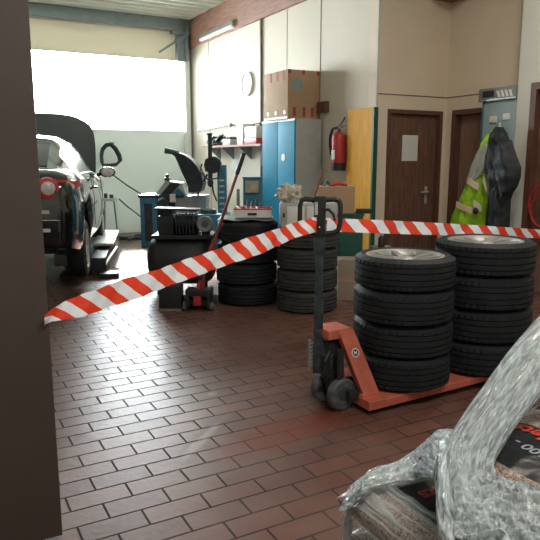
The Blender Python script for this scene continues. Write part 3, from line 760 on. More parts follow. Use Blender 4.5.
for x in xs:
    L_ = x < 315
    top, bot = interp(left if L_ else right, x)
    a, c = (PA, PB) if L_ else (PB2, PC)
    P0 = on_line(x, top, a, c); P1 = on_line(x, bot, a, c)
    nrm = Vector((-(c[1]-a[1]), c[0]-a[0], 0)).normalized()
    row = []
    for j in range(nacross):
        u = j/(nacross-1); row.append(P0.lerp(P1, u)+nrm*(.006*math.sin(x*.11+u*2)+.004*math.sin(x*.31+u*5)))
    rows.append(row)
    # stripe phase: linear between measured red centres
    k = 0
    while k < len(reds)-2 and reds[k+1] < x: k += 1
    uvs.append(k+(x-reds[k])/(reds[k+1]-reds[k])+.25+.5*(.8 if L_ else .42))
b = MB(); b.grid(rows, uv=lambda i, j: (uvs[i], j/(nacross-1)*(.8 if xs[i] < 315 else .42)))
# turn around the handle head
wr = []
for k in range(15):
    a = 2*PI*k/14; a = PI*.15+PI*.75*k/14; ctr = RH @ Vector((.044*math.cos(a), .022+.045*math.sin(a), 1.06))
    wr.append([ctr+Vector((0, 0, .026)), ctr, ctr+Vector((0, 0, -.032))])
b.grid(wr, uv=lambda i, j: (i*.16+.3, j/2))
tag(b.build('barrier_tape', 'tape', recalc=False), 'red and white striped barrier tape strung across the workshop over the jack handle', 'barrier tape')

# ================================================================ THINGS ON AND AROUND THE FAR STACKS
S = Spot(309, 5.87)
t = thing('white_case', 'white grey metal case on top of the ribbed tyre stack', 'case', (3.14, 5.00, .805), -YAW)
MB().box(-.26, .26, -.17, .17, 0, .215, .01).build('body', 'grey', t)
MB().box(-.268, -.262, -.12, .12, .02, .20).build('end_plate', 'white', t)
for x in (-.20, -.02): MB().box(x, x+.16, -.176, -.17, .02, .19, .004).build('front_panel', 'white', t)
MB().box(-.238, -.222, -.185, -.17, .09, .13, .004).build('latch', 'dark', t)
b = MB(); rows = []
for k in range(15):
    th = PI*k/14; rows.append([])
    for q in range(30):
        a = 2*PI*q/30; d = Vector((math.sin(th)*math.cos(a), math.sin(th)*math.sin(a), math.cos(th)))
        r = 1+.38*noise.noise(d*2.1+Vector((3, 1, 5)))+.22*noise.noise(d*5.5)
        rows[-1].append(Vector((d.x*.125*r, d.y*.085*r, max(0, .085+d.z*.088*r))))
b.grid(rows, close_v=True)
M['bundle'] = mat('plastic wrapped bundle', (.52, .47, .40), .2, var=.5, scale=22, bump=1.0, bscale=40)
tag(b.build('wrapped_bundle', 'bundle', loc=(3.10-.13*CY, 5.03+.13*SY, 1.022)), 'crumpled plastic wrapped bundle on the white case', 'bundle')
a = S.p(313, 202, -.05); c = S.p(322.5, 168, .1)
tag(MB().cyl((0, 0, 0), c-a, .012, .014, 10).build('wooden_stick', 'brown_stick', loc=(S.loc[0]+a.x*CY+a.y*SY, S.loc[1]-a.x*SY+a.y*CY, 1.024), rz=-YAW), 'brown stick leaning out of the bundle on the white case', 'stick')
# green cupboard with carton
S = Spot(345, 6.75)
t = thing('green_cupboard', 'dark green cupboard half hidden between the ribbed stack and the yellow board', 'cupboard', S.loc, S.rz)
zt = S.p(340, 214).z
MB().box(-.36, .17, 0, .38, 0, zt-.02, .005).build('body', 'green', t); MB().box(-.37, .18, -.01, .39, zt-.02, zt, .004).build('top', 'green', t)
for x in (-.35, -.09): MB().box(x, x+.25, -.014, 0, .05, zt-.06, .004).build('door', 'green', t)
def w(S, x, y, z=0): return (S.loc[0]+x*CY+y*SY, S.loc[1]-x*SY+y*CY, z)
zc = S.p(340, 187).z
t = thing('open_carton', 'brown carton with a red lid corner on the green cupboard', 'carton', w(S, -.09, .19, zt+.001), -YAW)
MB().box(-.24, .17, -.13, .13, 0, zc-zt, .004).build('box', 'carton', t)
MB().tube([(-.10, -.05, zc-zt+.012), (.0, 0, zc-zt+.03), (.1, .0, zc-zt+.012)], [.015, .022, .015]).build('red_rag', 'red', t)
MB().tube([(-.16, -.03, zc-zt+.008), (-.13, 0, zc-zt+.05), (-.08, .02, zc-zt+.01)], [.012, .018, .01]).build('green_rag', 'green', t)
b = MB(); b.box(-.08, .08, -.05, .05, 0, .05, .008)
tag(b.build('black_tray', 'dark', loc=w(S, .185, .08, zt+.001), rz=-YAW), 'black tool tray on the green cupboard beside the carton', 'tray')
S = Spot(346, 6.2)
t = thing('floor_carton', 'pale brown carton on the floor between the two tyre stack groups', 'carton', S.loc, S.rz)
MB().box(-.10, .10, 0, .24, 0, .42, .004).build('box', 'carton_pale', t); MB().box(-.102, .102, -.002, .242, .19, .215).build('tape_strip', 'carton', t)
# small bottle on pedestal by the column
S = Spot(379, 6.75); zb = S.p(379, 248).z
tag(MB().box(-.10, .12, -.05, .22, 0, zb, .004).build('low_cupboard', 'grey_mid', loc=S.loc, rz=S.rz), 'low grey cupboard by the wall corner, hidden behind the front tyre stack', 'cupboard')
t = thing('spray_can', 'small dark bottle standing at the foot of the wall corner', 'bottle', w(S, -.01, 0, zb+.001), -YAW)
MB().lathe([(.03, 0), (.036, .008), (.036, .10), (.02, .13), (.018, .135)], 20).build('body', 'dark', t); MB().cyl((0, 0, .135), (0, 0, .165), .02).build('cap', 'grey', t)
# top of left stack: board + tool tray
t = thing('cover_sheet', 'grey cardboard sheet lying on the dark left tyre stack', 'sheet', (2.76, 5.55, .841), -YAW)
b = MB(); rows = [[(-.27+i*.054, -.24+j*.06, .008*math.sin(i*1.3)+.006*math.sin(j*2.1)) for j in range(9)] for i in range(11)]
b.grid(rows); b.grid([[(x, y, z+.006) for (x, y, z) in r] for r in rows]); b.build('sheet', 'grey_mid', t)
t = thing('tool_tray', 'white tray with red rim full of tools on the dark left tyre stack', 'tray', (2.80, 5.52, .862), -YAW)
b = MB(); b.box(-.16, .20, -.12, .12, 0, .012); b.box(-.16, .20, -.125, -.115, 0, .075); b.box(-.16, .20, .115, .125, 0, .075); b.box(-.165, -.155, -.12, .12, 0, .075); b.box(.195, .205, -.12, .12, 0, .075)
b.build('tray', 'white', t)
b = MB(); b.box(-.17, .21, -.13, -.112, .075, .088); b.box(-.17, .21, .112, .13, .075, .088); b.box(-.17, -.152, -.12, .12, .075, .088); b.box(.192, .21, -.12, .12, .075, .088); b.build('rim', 'red', t)
MB().box(-.03, .06, -.131, -.124, .02, .045, .003).build('handle', 'dark', t)
b = MB()
for k in range(9):
    x = random.uniform(-.12, .14); b.cyl((x, -.09, .05+.01*(k % 3)), (x+random.uniform(-.06, .06), .09, .075+.01*(k % 3)), .012, n=8)
b.build('tools', 'darkred', t)
# blue terminal and grey post behind
S = Spot(253, 7.4)
t = thing('control_terminal', 'blue upright terminal with a pale picture panel beside the blue cabinet', 'terminal', S.loc, S.rz)
a = S.p(243, 178.5); c = S.p(262.5, 208)
MB().box(a.x, c.x, 0, .22, 0, a.z, .006).build('body', 'blue_machine', t)
a2 = S.p(245.5, 180.5); c2 = S.p(258.5, 192.5)
fr = MB().box(a2.x-.012, c2.x+.012, -.02, 0, c2.z-.012, a2.z+.012, .004).build('screen_frame', 'blue_machine', t)
M['picture'] = mat('faded picture panel', (.42, .38, .27), .5, var=.35, scale=11)
MB().box(a2.x, c2.x, -.024, -.019, c2.z, a2.z).build('picture_panel', 'picture', fr)
MB().box(a.x-.01, c.x+.01, -.01, .22, a.z, a.z+.015).build('top_lid', 'blue_machine', t)
b = MB(); 
for k in range(4): b.cyl((a.x+.04+k*.05, -.03, a2.z-.30), (a.x+.05+k*.05, -.03, a2.z-.22-.02*(k % 2)), .010, n=8)
b.box(a.x+.02, c.x-.02, -.05, 0, a2.z-.31, a2.z-.30); b.build('tool_rail', 'chrome', t)
S2 = Spot(239.5, 7.2)
pa_ = S2.p(238, 189)
tag(MB().box(-.018, .018, -.018, .018, 0, pa_.z, .003).build('post', 'grey_mid', loc=S2.loc, rz=S2.rz), 'slim grey upright post left of the blue terminal', 'post')

# ================================================================ BLACK COMPRESSOR, BOXES, TROLLEY JACK
S = Spot(180, 6.55)
t = thing('air_compressor', 'big black machine with a rounded tank low in front of the wheel balancer', 'compressor', S.loc, S.rz)
tl, tr = S.p(147, 270).x, S.p(216, 270).x; zc = .30; R = .27
m4 = Matrix.Translation((0, .1, zc+.06)) @ Matrix.Rotation(PI/2, 4, 'Y')
MB().lathe([(.02, tl), (.14, tl+.012), (.22, tl+.05), (R, tl+.13), (R, tr-.13), (.22, tr-.05), (.14, tr-.012), (.02, tr)], 40, m4).build('tank', 'dark', t)
for x in (tl+.14, tr-.14):
    for y in (-.08, .28): MB().box(x-.02, x+.02, y-.02, y+.02, 0, .20, .003).build('foot', 'darkmetal', t)
b = MB(); b.box(tl+.08, tr-.02, -.12, .30, .60, .64, .004); b.build('deck_plate', 'darkmetal', t)
a = S.p(158, 210); c = S.p(203, 245)
b = MB(); b.box(a.x, a.x+.17, -.05, .2, .64, a.z-.06, .02); b.box(a.x+.02, a.x+.15, -.02, .17, a.z-.06, a.z, .01)
b.box(a.x+.17, c.x-.05, .0, .22, .64, .80, .02); b.cyl((a.x+.19, -.04, .77), (c.x-.04, -.04, .77), .07)
for k in range(6): b.box(a.x+.20+k*.035, a.x+.21+k*.035, -.12, .06, .66, .86)
b.build('motor', 'darkmetal', t)
MB().box(a.x-.05, c.x-.05, -.10, .12, a.z, a.z+.022, .004, Matrix.Rotation(.03, 4, 'Y')).build('top_shelf', 'darkmetal', t)
g = S.p(205, 224, -.12)
mg = Matrix.Translation(g) @ Matrix.Rotation(PI/2, 4, 'X')
pu = MB().lathe([(.035, -.02), (.075, -.03), (.085, -.02), (.085, .02), (.075, .03), (.035, .02)], 32, mg, closed=True).build('pulley', 'grey_mid', t)
MB().lathe([(.001, -.02), (.036, -.02), (.036, .025), (.001, .025)], 20, mg).build('hub', 'wheel_grey', pu)
b = MB(); b.box(g.x-.04, g.x+.04, -.10, .05, .62, g.z-.02); b.build('pulley_stand', 'dark', t)
S = Spot(171.5, 5.75)
t = thing('battery_box', 'black box with a pale foot strip under the rounded black machine', 'box', S.loc, S.rz)
MB().box(-.105, .105, 0, .2, .02, .235, .008).build('case', 'dark', t); MB().box(-.108, .108, -.004, .2, 0, .02).build('foot_strip', 'grey_mid', t)
S = Spot(199, 5.72)
t = thing('trolley_jack', 'black and red trolley jack with a long red handle and black grip', 'trolley jack', S.loc, S.rz)
b = MB(); b.box(-.11, -.085, 0, .42, .04, .16, .004); b.box(.085, .11, 0, .42, .04, .16, .004); b.box(-.085, .085, .05, .40, .05, .10); b.box(-.12, .12, .02, .20, .14, .20, .01); b.build('frame', 'dark', t)
MB().box(-.04, .03, -.01, .0, .06, .15, .004).build('red_plate', 'red', t)
MB().prism([(-.03, .10, .15), (-.03, .42, .20), (-.03, .42, .24), (-.03, .10, .20)], (.06, 0, 0)).build('lift_arm', 'red', t)
MB().lathe([(.02, 0), (.05, .01), (.05, .03), (.03, .035)], 20, Matrix.Translation((0, .39, .23))).build('saddle', 'darkmetal', t)
for x, y in ((-.13, .05), (.13, .05), (-.13, .40), (.13, .40)): MB().cyl((x-.018, y, .04), (x+.018, y, .04), .04).build('wheel', 'wheel_grey', t)
a = S.p(208, 258, .02); mdl = S.p(222, 219, .03); c = S.p(244, 153, .05)
MB().tube([(.02, .06, .17), a, mdl, mdl.lerp(c, .7)], .014, 12).build('handle', 'darkred', t); MB().cyl(mdl.lerp(c, .68), c, .020, .020, 12).build('grip', 'dark', t)
MB().cyl(a-Vector((.0, 0, .0)), a+(mdl-a)*.35, .022, .018).build('handle_socket', 'red', t)

# ================================================================ WHEEL BALANCER
S = Spot(172, 10.1)
t = thing('wheel_balancer', 'blue wheel balancer with raised dark curved wheel guard', 'wheel balancer', S.loc, S.rz)
a = S.p(139.5, 196); c = S.p(158, 244)
b = MB(); b.box(a.x, c.x, 0, .55, .0, a.z-.03, .012); b.build('cabinet', 'blue_machine', t)
MB().box(a.x+.07, a.x+.2, -.008, 0, .1, a.z-.12, .004).build('cabinet_panel', 'darkmetal', t)
MB().box(a.x-.02, c.x+.45, -.03, .58, a.z-.03, a.z+.02, .012).build('parts_tray', 'darkmetal', t)
MB().box(c.x, S.p(186, 200).x, .05, .50, .05, a.z-.03, .01).build('side_body', 'darkmetal', t)
gx0_, gx1_ = S.p(175, 200).x, S.p(206, 200).x; zt = S.p(180, 196).z
MB().box(gx0_, gx1_, .0, .5, .0, zt, .01).build('grey_housing', 'grey_mid', t)
# display wedge
p_ = [S.p(*q) for q in ((153, 197), (165, 181), (181, 183), (186, 196), (178, 198))]
MB().prism([(q.x, .05, q.z) for q in p_], (0, .35, 0)).build('display_hood', 'grey', t)
p_ = [S.p(*q) for q in ((160, 195), (170, 183), (180, 184), (170, 196))]
MB().prism([(q.x, .035, q.z) for q in p_], (0, .02, 0)).build('screen', 'dark', t)
p_ = [S.p(*q) for q in ((172, 194), (178, 188), (186, 196), (183, 197))]
MB().prism([(q.x, .03, q.z) for q in p_], (0, .03, 0)).build('keypad', 'blue_machine', t)
q = S.p(166, 180); MB().box(q.x-.04, q.x+.04, .1, .2, q.z-.02, q.z+.03, .01).ball((q.x, .15, q.z+.06), .035, .035, .035, 10).build('small_clamp', 'darkmetal', t)
q = S.p(163, 203, -.05); b = MB(); mb = Matrix.Translation(q) @ Matrix.Rotation(PI/2, 4, 'X'); b.lathe([(.02, 0), (.09, 0), (.09, .05), (.06, .08), (.02, .08)], 24, mb); b.build('flange', 'darkmetal', t)
q0, q1 = S.p(170, 194), S.p(174, 202); MB().box(q0.x, q1.x+.03, -.04, .05, q1.z, q0.z, .004).build('white_carton', 'white', t)
# guard: curved shell (arc of wide band)
arc = [(171, 151.5), (178, 152.5), (186, 155), (193, 160), (199, 167), (203, 175), (204.5, 184), (202, 191)]
arci = [(173, 154), (178, 157.5), (182, 162), (185, 168), (187, 174), (189, 181), (189.5, 187), (190, 192)]
rows = []
for (o_, i_) in zip(arc, arci):
    po = S.p(*o_, .1); pi = S.p(*i_, .1)
    rows.append([(po.x, -.12, po.z), (po.x, .42, po.z), (pi.x, .36, pi.z), (pi.x, -.10, pi.z), ])
MB().grid(rows, close_v=True).build('wheel_guard', 'darkmetal', t)
b = MB(); p0, p1 = S.p(177, 155, .1), S.p(191, 187, .1); b.tube([(p0.x, .0, p0.z), (p1.x, .0, p1.z)], .03); p2 = S.p(166, 150.5, .1); b.tube([(p2.x, .0, p2.z), (p0.x+.05, .0, p0.z+.03)], [.05, .035]); b.build('guard_arm', 'darkmetal', t)
q = S.p(199, 188, .0); MB().tube([(q.x-.02, .0, q.z-.12), (q.x, .0, q.z), (q.x+.06, .0, q.z+.08), (q.x+.14, 0, q.z+.22)], .018).build('guard_hose', 'dark', t)

# ================================================================ TYRE CHANGER
S = Spot(219, 9.6)
t = thing('tyre_changer', 'blue column tyre changer with black swing arm against the cream wall', 'tyre changer', S.loc, S.rz)
a = S.p(216.5, 165); c = S.p(225.5, 165)
MB().box(a.x, c.x, .1, .3, 0, a.z, .01).build('column', 'blue_machine', t)
MB().box(a.x-.28, c.x+.05, -.2, .35, 0, .60, .02).build('base', 'blue_machine', t)
for k in range(6):
    z = a.z-.25-k*.09; MB().box(a.x+.03, c.x-.03, .094, .1, z, z+.03).build('marking', 'grey', t)
q = S.p(209, 135); r_ = S.p(209, 183)
b = MB(); b.cyl((q.x, .1, r_.z), (q.x, .1, q.z), .035); b.cyl((q.x, .1, q.z), (q.x, .1, q.z+.03), .045); b.ball((q.x, .1, r_.z), .05, .05, .07, 12); b.build('mount_rod', 'dark', t)
q2 = S.p(211, 165); b = MB(); b.box(q2.x-.10, a.x+.05, .04, .24, q2.z-.10, q2.z+.09, .02); b.cyl((q2.x+.02, .02, q2.z), (q2.x+.02, .24, q2.z), .13); b.build('swing_arm', 'darkmetal', t)
b = MB(); b.tube([(q2.x-.14, .0, q2.z+.02), (q2.x-.17, .0, q2.z-.1), (q2.x-.05, 0, q2.z-.22), (q2.x+.10, .0, q2.z-.2), (q2.x+.14, .0, q2.z)], .014, 8)
b.tube([(q2.x+.0, .0, q2.z-.2), (q2.x+.03, .0, q2.z-.42), (q2.x+.08, 0, q2.z-.55)], .012, 8); b.build('air_hose', 'dark', t)
MB().cyl((a.x-.16, .05, .60), (a.x-.16, .05, .66), .16, .14).build('turntable', 'darkmetal', t)

# ================================================================ TOOL STAND, HOSES by the door
S = Spot(114, 10.9)
t = thing('tool_stand', 'thin grey stand with a small top tray beside the car', 'stand', S.loc, S.rz)
a = S.p(109, 198); zt = a.z
MB().box(-.10, .12, -.1, .1, zt-.05, zt, .01).build('tray', 'grey', t)
for x in (-.07, .09): MB().tube([(x, 0, zt-.05), (x+.0+(.05 if x > 0 else -.03), 0, 0)], .014, 8).build('leg', 'grey_mid', t)
b = MB(); b.cyl((-.05, 0, zt), (-.05, 0, zt+.08), .03); b.cyl((.05, 0, zt), (.05, 0, zt+.06), .035); b.build('small_jars', 'darkmetal', t)
S = Spot(108, 11.85)
ring = [(101, 155), (102, 149), (106, 144.5), (111, 143.5), (116, 148), (120, 155), (121, 160), (117, 164), (110, 165), (103, 165), (101.5, 162)]
pts = [S.p(*q) for q in ring]
b = MB()
for k in range(3): b.tube([Vector((p.x*(1-.06*k), .03*k, p.z*(1-.008*k))) for p in pts], .028, 8, closed=True)
top = S.p(110, 144); b.cyl((top.x, 0, top.z), (top.x, .25, top.z+.02), .02)
hz = b.build('hose_loop', 'darkmetal', loc=S.loc, rz=S.rz); tag(hz, 'rounded loop of dark hose hanging above the car mirror', 'hose')
a = Vector(w(Spot(110, 10.0), 0, 0)); 
def wire(name, pts, r, label, m='dark'):
    tag(MB().tube(pts, r, 8).build(name, m), label, 'cable')
def wp(px, py, d):
    r = ray(px, py); k = d/r[4]; return Vector((r[0]*k, r[1]*k, H+r[2]*k))
wire('test_cable', [wp(104, 166, 10.3), wp(113, 175, 10.2), wp(126, 184.5, 10.1), wp(141, 194, 10.0)], .012, 'thin dark cable running from above the car mirror to the blue balancer')
wire('ground_cable', [wp(119, 199, 10.2), wp(128, 207, 10.15), wp(136, 213, 10.1), wp(141, 217, 10.05)], .012, 'thin dark cable running from the tool stand to the balancer side')
b = MB()
pts = [Vector((3.0+.35*math.sin(k*.9)+k*.03, 10.9+.18*math.cos(k*1.3), .03+.015*(k % 3))) for k in range(26)]
tag(b.tube(pts, .022, 8).build('floor_hose', 'dark'), 'dark air hose lying in coils on the floor at the big door', 'hose')

# ================================================================ CAR
HX = math.sin(math.radians(-11)); HYc = math.cos(math.radians(-11))   # heading in camera frame
cx, cy = -2.74, 5.95
car = thing('black_car', 'black coupe with open bonnet standing tail first on a low lift', 'car', (cx*CY+cy*SY, -cx*SY+cy*CY, 0), -YAW+math.radians(11))
LZ = .28
def lerp_tab(tab, x):
    if x <= tab[0][0]: return tab[0][1]
    for i in range(len(tab)-1):
        if x <= tab[i+1][0]:
            u = (x-tab[i][0])/(tab[i+1][0]-tab[i][0]); u = u*u*(3-2*u) if False else u
            return tab[i][1]*(1-u)+tab[i+1][1]*u
    return tab[-1][1]
Wt = [(0, .70), (.04, .76), (.12, .82), (.3, .865), (.9, .89), (2.2, .895), (3.5, .885), (4.0, .82), (4.3, .66), (4.38, .5)]
Tt = [(0, .90), (.05, .98), (.15, 1.03), (.35, 1.045), (.7, 1.04), (1.2, .99), (3.1, .95), (3.3, .93), (4.0, .82), (4.3, .68), (4.38, .6)]
Bt = [(0, .34), (.05, .27), (.3, .22), (4.0, .20), (4.3, .25), (4.38, .32)]
def arch(y):
    z = 0
    for yc in (.88, 3.45):
        d = abs(y-yc)
        if d < .37: z = max(z, .30+math.sqrt(.37**2-d*d)-.0)
    return z
ys = [0, .02, .05, .09, .15, .22, .3, .4, .5]+[.51+.03*k for k in range(26)]+[1.35, 1.6, 1.9, 2.2, 2.5, 2.8, 3.0]+[3.07+.03*k for k in range(27)]+[3.9, 4.05, 4.2, 4.3, 4.35, 4.38]
rows = []
for y in ys:
    W, T, B = lerp_tab(Wt, y), lerp_tab(Tt, y), max(lerp_tab(Bt, y), arch(y)); B = min(B, T-.15)
    hh = T-B
    prof = [(W*.55, max(lerp_tab(Bt, y), .2)), (W*.80, max(lerp_tab(Bt, y), .2) if arch(y) == 0 else B), (W*.955, B), (W*.985, B+hh*.18), (W, B+hh*.40), (W*.995, B+hh*.60), (W*.965, B+hh*.80), (W*.90, B+hh*.94), (W*.78, T), (W*.45, T+.018), (0, T+.025)]
    ring = [Vector((x, y, z+LZ)) for x, z in prof]+[Vector((-x, y, z+LZ)) for x, z in prof[-2::-1]]
    rows.append(ring)
b = MB(); b.grid(rows, close_v=True); V = list(b.bm.verts); n = len(rows[0])
b.bm.verts.ensure_lookup_table(); b.bm.faces.new([b.bm.verts[i] for i in range(n)]); b.bm.faces.new([b.bm.verts[len(b.bm.verts)-n+i] for i in range(n)][::-1])
body = b.build('body', 'black_gloss', car)
# greenhouse
gt = [(.42, 1.04, .60, .62), (.62, 1.13, .66, .60), (.95, 1.28, .70, .58), (1.3, 1.39, .72, .56), (1.7, 1.43, .73, .56), (2.2, 1.43, .74, .56), (2.55, 1.38, .74, .56), (2.9, 1.20, .74, .58), (3.2, .97, .74, .62)]
def gsec(y):
    for i in range(len(gt)-1):
        if y <= gt[i+1][0]:
            u = (y-gt[i][0])/(gt[i+1][0]-gt[i][0]); return [gt[i][j]*(1-u)+gt[i+1][j]*u for j in (1, 2, 3)]
    return gt[-1][1:]
rows = []; yy = .42
while yy <= 3.2:
    z, wb, wt_ = gsec(yy); zb = .93
    prof = [(wb+.06, zb), (wb+(wt_-wb)*.5+.045, zb+(z-zb)*.5), (wt_+.01, zb+(z-zb)*.86), (wt_*.85, zb+(z-zb)*.97), (wt_*.45, z+.012), (0, z+.018)]
    rows.append([Vector((x, yy, q+LZ)) for x, q in prof]+[Vector((-x, yy, q+LZ)) for x, q in prof[-2::-1]]); yy += .0695*2
MB().grid(rows, close_v=True).build('roof', 'black_gloss', car)
# rear window
rr = []
for y in (.50, .62, .75, .88, 1.0, 1.1):
    z, wb, wt_ = gsec(y); ww = wt_*.86
    rr.append([Vector((ww*s, y-.012, z+LZ+.018-.02*abs(s)**2.0*(1))) for s in (-1, -.75, -.5, -.25, 0, .25, .5, .75, 1)])
MB().grid(rr).grid([[p+Vector((0, .02, -.02)) for p in r] for r in rr]).build('rear_window', 'glass_dark', car)
for s in (-1, 1):
    rr = []
    for y in (.85, 1.05, 1.3, 1.6, 1.9, 2.2, 2.5, 2.7, 2.9, 3.0):
        z, wb, wt_ = gsec(y); zb = .93; r_ = []
        for u in (.12, .3, .5, .68, .84):
            x = (wb+.06)*(1-u/.5)+(wb+(wt_-wb)*.5+.045)*(u/.5) if u <= .5 else (wb+(wt_-wb)*.5+.045)*(1-(u-.5)/.36)+(wt_+.01)*((u-.5)/.36)
            r_.append(Vector((s*(x+.006), y, zb+(z-zb)*u+LZ)))
        rr.append(r_)
    MB().grid(rr).build('side_window', 'glass_dark', car)
    MB().tube([r[0]+Vector((s*.006, 0, -.01)) for r in rr], .008, 6).build('window_trim', 'chrome', car)
    # tail light
    m4 = Matrix.Translation((s*.585, .035, .865+LZ)) @ Matrix.Rotation(s*math.radians(14), 4, 'Z') @ Matrix.Rotation(PI/2, 4, 'X')
    b = MB(); b.lathe([(.001, -.02), (.106, -.02), (.110, .02), (.100, .045), (.001, .055)], 36, m4)
    b.prism([(s*.67, .05, .80+LZ), (s*.80, .15, .83+LZ), (s*.88, .40, .88+LZ), (s*.84, .32, .93+LZ), (s*.76, .14, .94+LZ), (s*.67, .06, .95+LZ)], (-s*.015, -.045, 0))
    tl_ = b.build('tail_light', 'tail_red', car)
    MB().lathe([(.001, .05), (.064, .05), (.066, .062), (.05, .070), (.001, .074)], 32, m4).build('clear_lens', 'lens', tl_)
    # mirror
    b = MB(); b.ball((s*1.0, 2.62, .97+LZ), .115, .07, .075, 18); b.tube([(s*.86, 2.66, .93+LZ), (s*.96, 2.64, .95+LZ)], .025)
    mi = b.build('side_mirror', 'black_gloss', car)
    MB().ball((s*1.005, 2.562, .97+LZ), .085, .02, .055, 16).build('mirror_glass', 'lens', mi)
    MB().tube([(s*.885, 1.72, .80+LZ), (s*.915, 1.76, .80+LZ), (s*.915, 1.90, .80+LZ), (s*.885, 1.94, .80+LZ)], .014).build('door_handle', 'black_gloss', car)
    for yy in (2.93, 1.52): MB().tube([(s*.895, yy+.03, .35+LZ), (s*.90, yy-.02, .7+LZ), (s*.875, yy-.04, .90+LZ)], .004, 5).build('door_gap', 'dark', car)
for s in (-1, 1):
    for yc in (.88, 3.45):
        xw = s*.77 if s < 0 else .77
        m4 = Matrix.Translation((s*.86, yc, .43)) @ Matrix.Rotation(s*PI/2, 4, 'Y')
        bm_ = tyre_bm(.32, .21, .21, 72, False)
        for v in bm_.bm.verts: v.co = m4 @ (v.co-Vector((0, 0, .21)))
        wl = bm_.build('car_wheel', 'rubber', car)
        ab = alloy_bm(.21, .21)
        for v in ab.bm.verts: v.co = m4 @ (v.co-Vector((0, 0, .21)))
        ab.build('rim', 'alloy', wl)
b = MB(); b.box(-.70, .70, -.03, .06, .30+LZ, .56+LZ, .04); b.build('rear_bumper', 'black_gloss', car)
b = MB(); b.box(-.5, .5, -.025, .05, .25+LZ, .31+LZ, .02); b.build('bumper_insert', 'dark', car)
for z in (.62, .44): MB().box(.50, .60, -.036, -.0, z+LZ, z+.035+LZ, .004).build('rear_reflector', 'lens', car)
MB().box(-.26, .26, -.035, -.02, .44+LZ, .55+LZ, .004).build('number_plate', 'white', car)
MB().cyl((.42, -.04, .24+LZ), (.42, .3, .24+LZ), .035).build('exhaust_pipe', 'chrome', car)
MB().box(-.6, .6, .3, 4.0, .18+LZ, .30+LZ).build('underbody', 'dark', car)
# open bonnet
rows = []
ang = math.radians(47)
for k in range(11):
    v = k/10; L_ = 1.10*v; rows.append([])
    for j in range(17):
        u = -1+j/8; half = .80-.10*v**3
        x = half*u
        rd = .16*max(0, abs(u)-.0)**6*(1 if v > .0 else 0)
        l = L_*(1-.16*abs(u)**4*v)
        crown = .07*(1-u*u)+.08*math.sin(PI*v*.9)
        rows[-1].append(Vector((x, 3.18+l*math.cos(ang)-crown*math.sin(ang)+.0, .97+LZ+l*math.sin(ang)+crown*math.cos(ang))))
b = MB(); b.grid(rows); b.grid([[p+Vector((0, .03*math.sin(ang), -.03*math.cos(ang))) for p in r] for r in rows])
M['bonnet'] = mat('bonnet paint', (.012, .015, .017), .38, var=.05)
b.build('bonnet', 'bonnet', car)
MB().cyl((.55, 4.1, .85+LZ), (.5, 3.75, 1.45+LZ), .008, n=8).build('bonnet_prop', 'darkmetal', car)
MB().ball((.68, 3.95, .78+LZ), .14, .28, .13, 16).build('headlamp', 'lens', car)
# lift
lift = thing('scissor_lift', 'low dark vehicle lift with light grey runway beside the car', 'vehicle lift', car.location, car.rotation_euler.z)
for s in (-1, 1):
    for yy in (1.5, 2.7): MB().box(s*.6-.07, s*.6+.07, yy, yy+.2, .30, .46, .01).build('rubber_pad', 'dark', lift)
    x0, x1 = sorted((s*.42, s*.80))
    MB().box(x0, x1, 1.30, 3.03, .16, .30, .008).build('runway', 'grey_mid', lift)
    b = MB(); b.box(x0+.05, x1-.05, 1.3, 3.0, .0, .05); b.cyl((s*.6, 1.35, .05), (s*.6, 2.95, .16), .03); b.cyl((s*.55, 2.95, .05), (s*.55, 1.35, .16), .03); b.build('scissor', 'dark', lift)
MB().box(.78, 1.06, 2.3, 3.9, .26, .30, .004).build('side_ramp', 'grey', lift)
b = MB(); b.box(.82, 1.0, 1.5, 3.8, .0, .22, .01); b.box(.93, 1.16, 1.25, 1.5, .0, .06, .01); b.cyl((.98, 1.5, .1), (1.10, 2.3, .22), .03); b.build('side_frame', 'dark', lift)

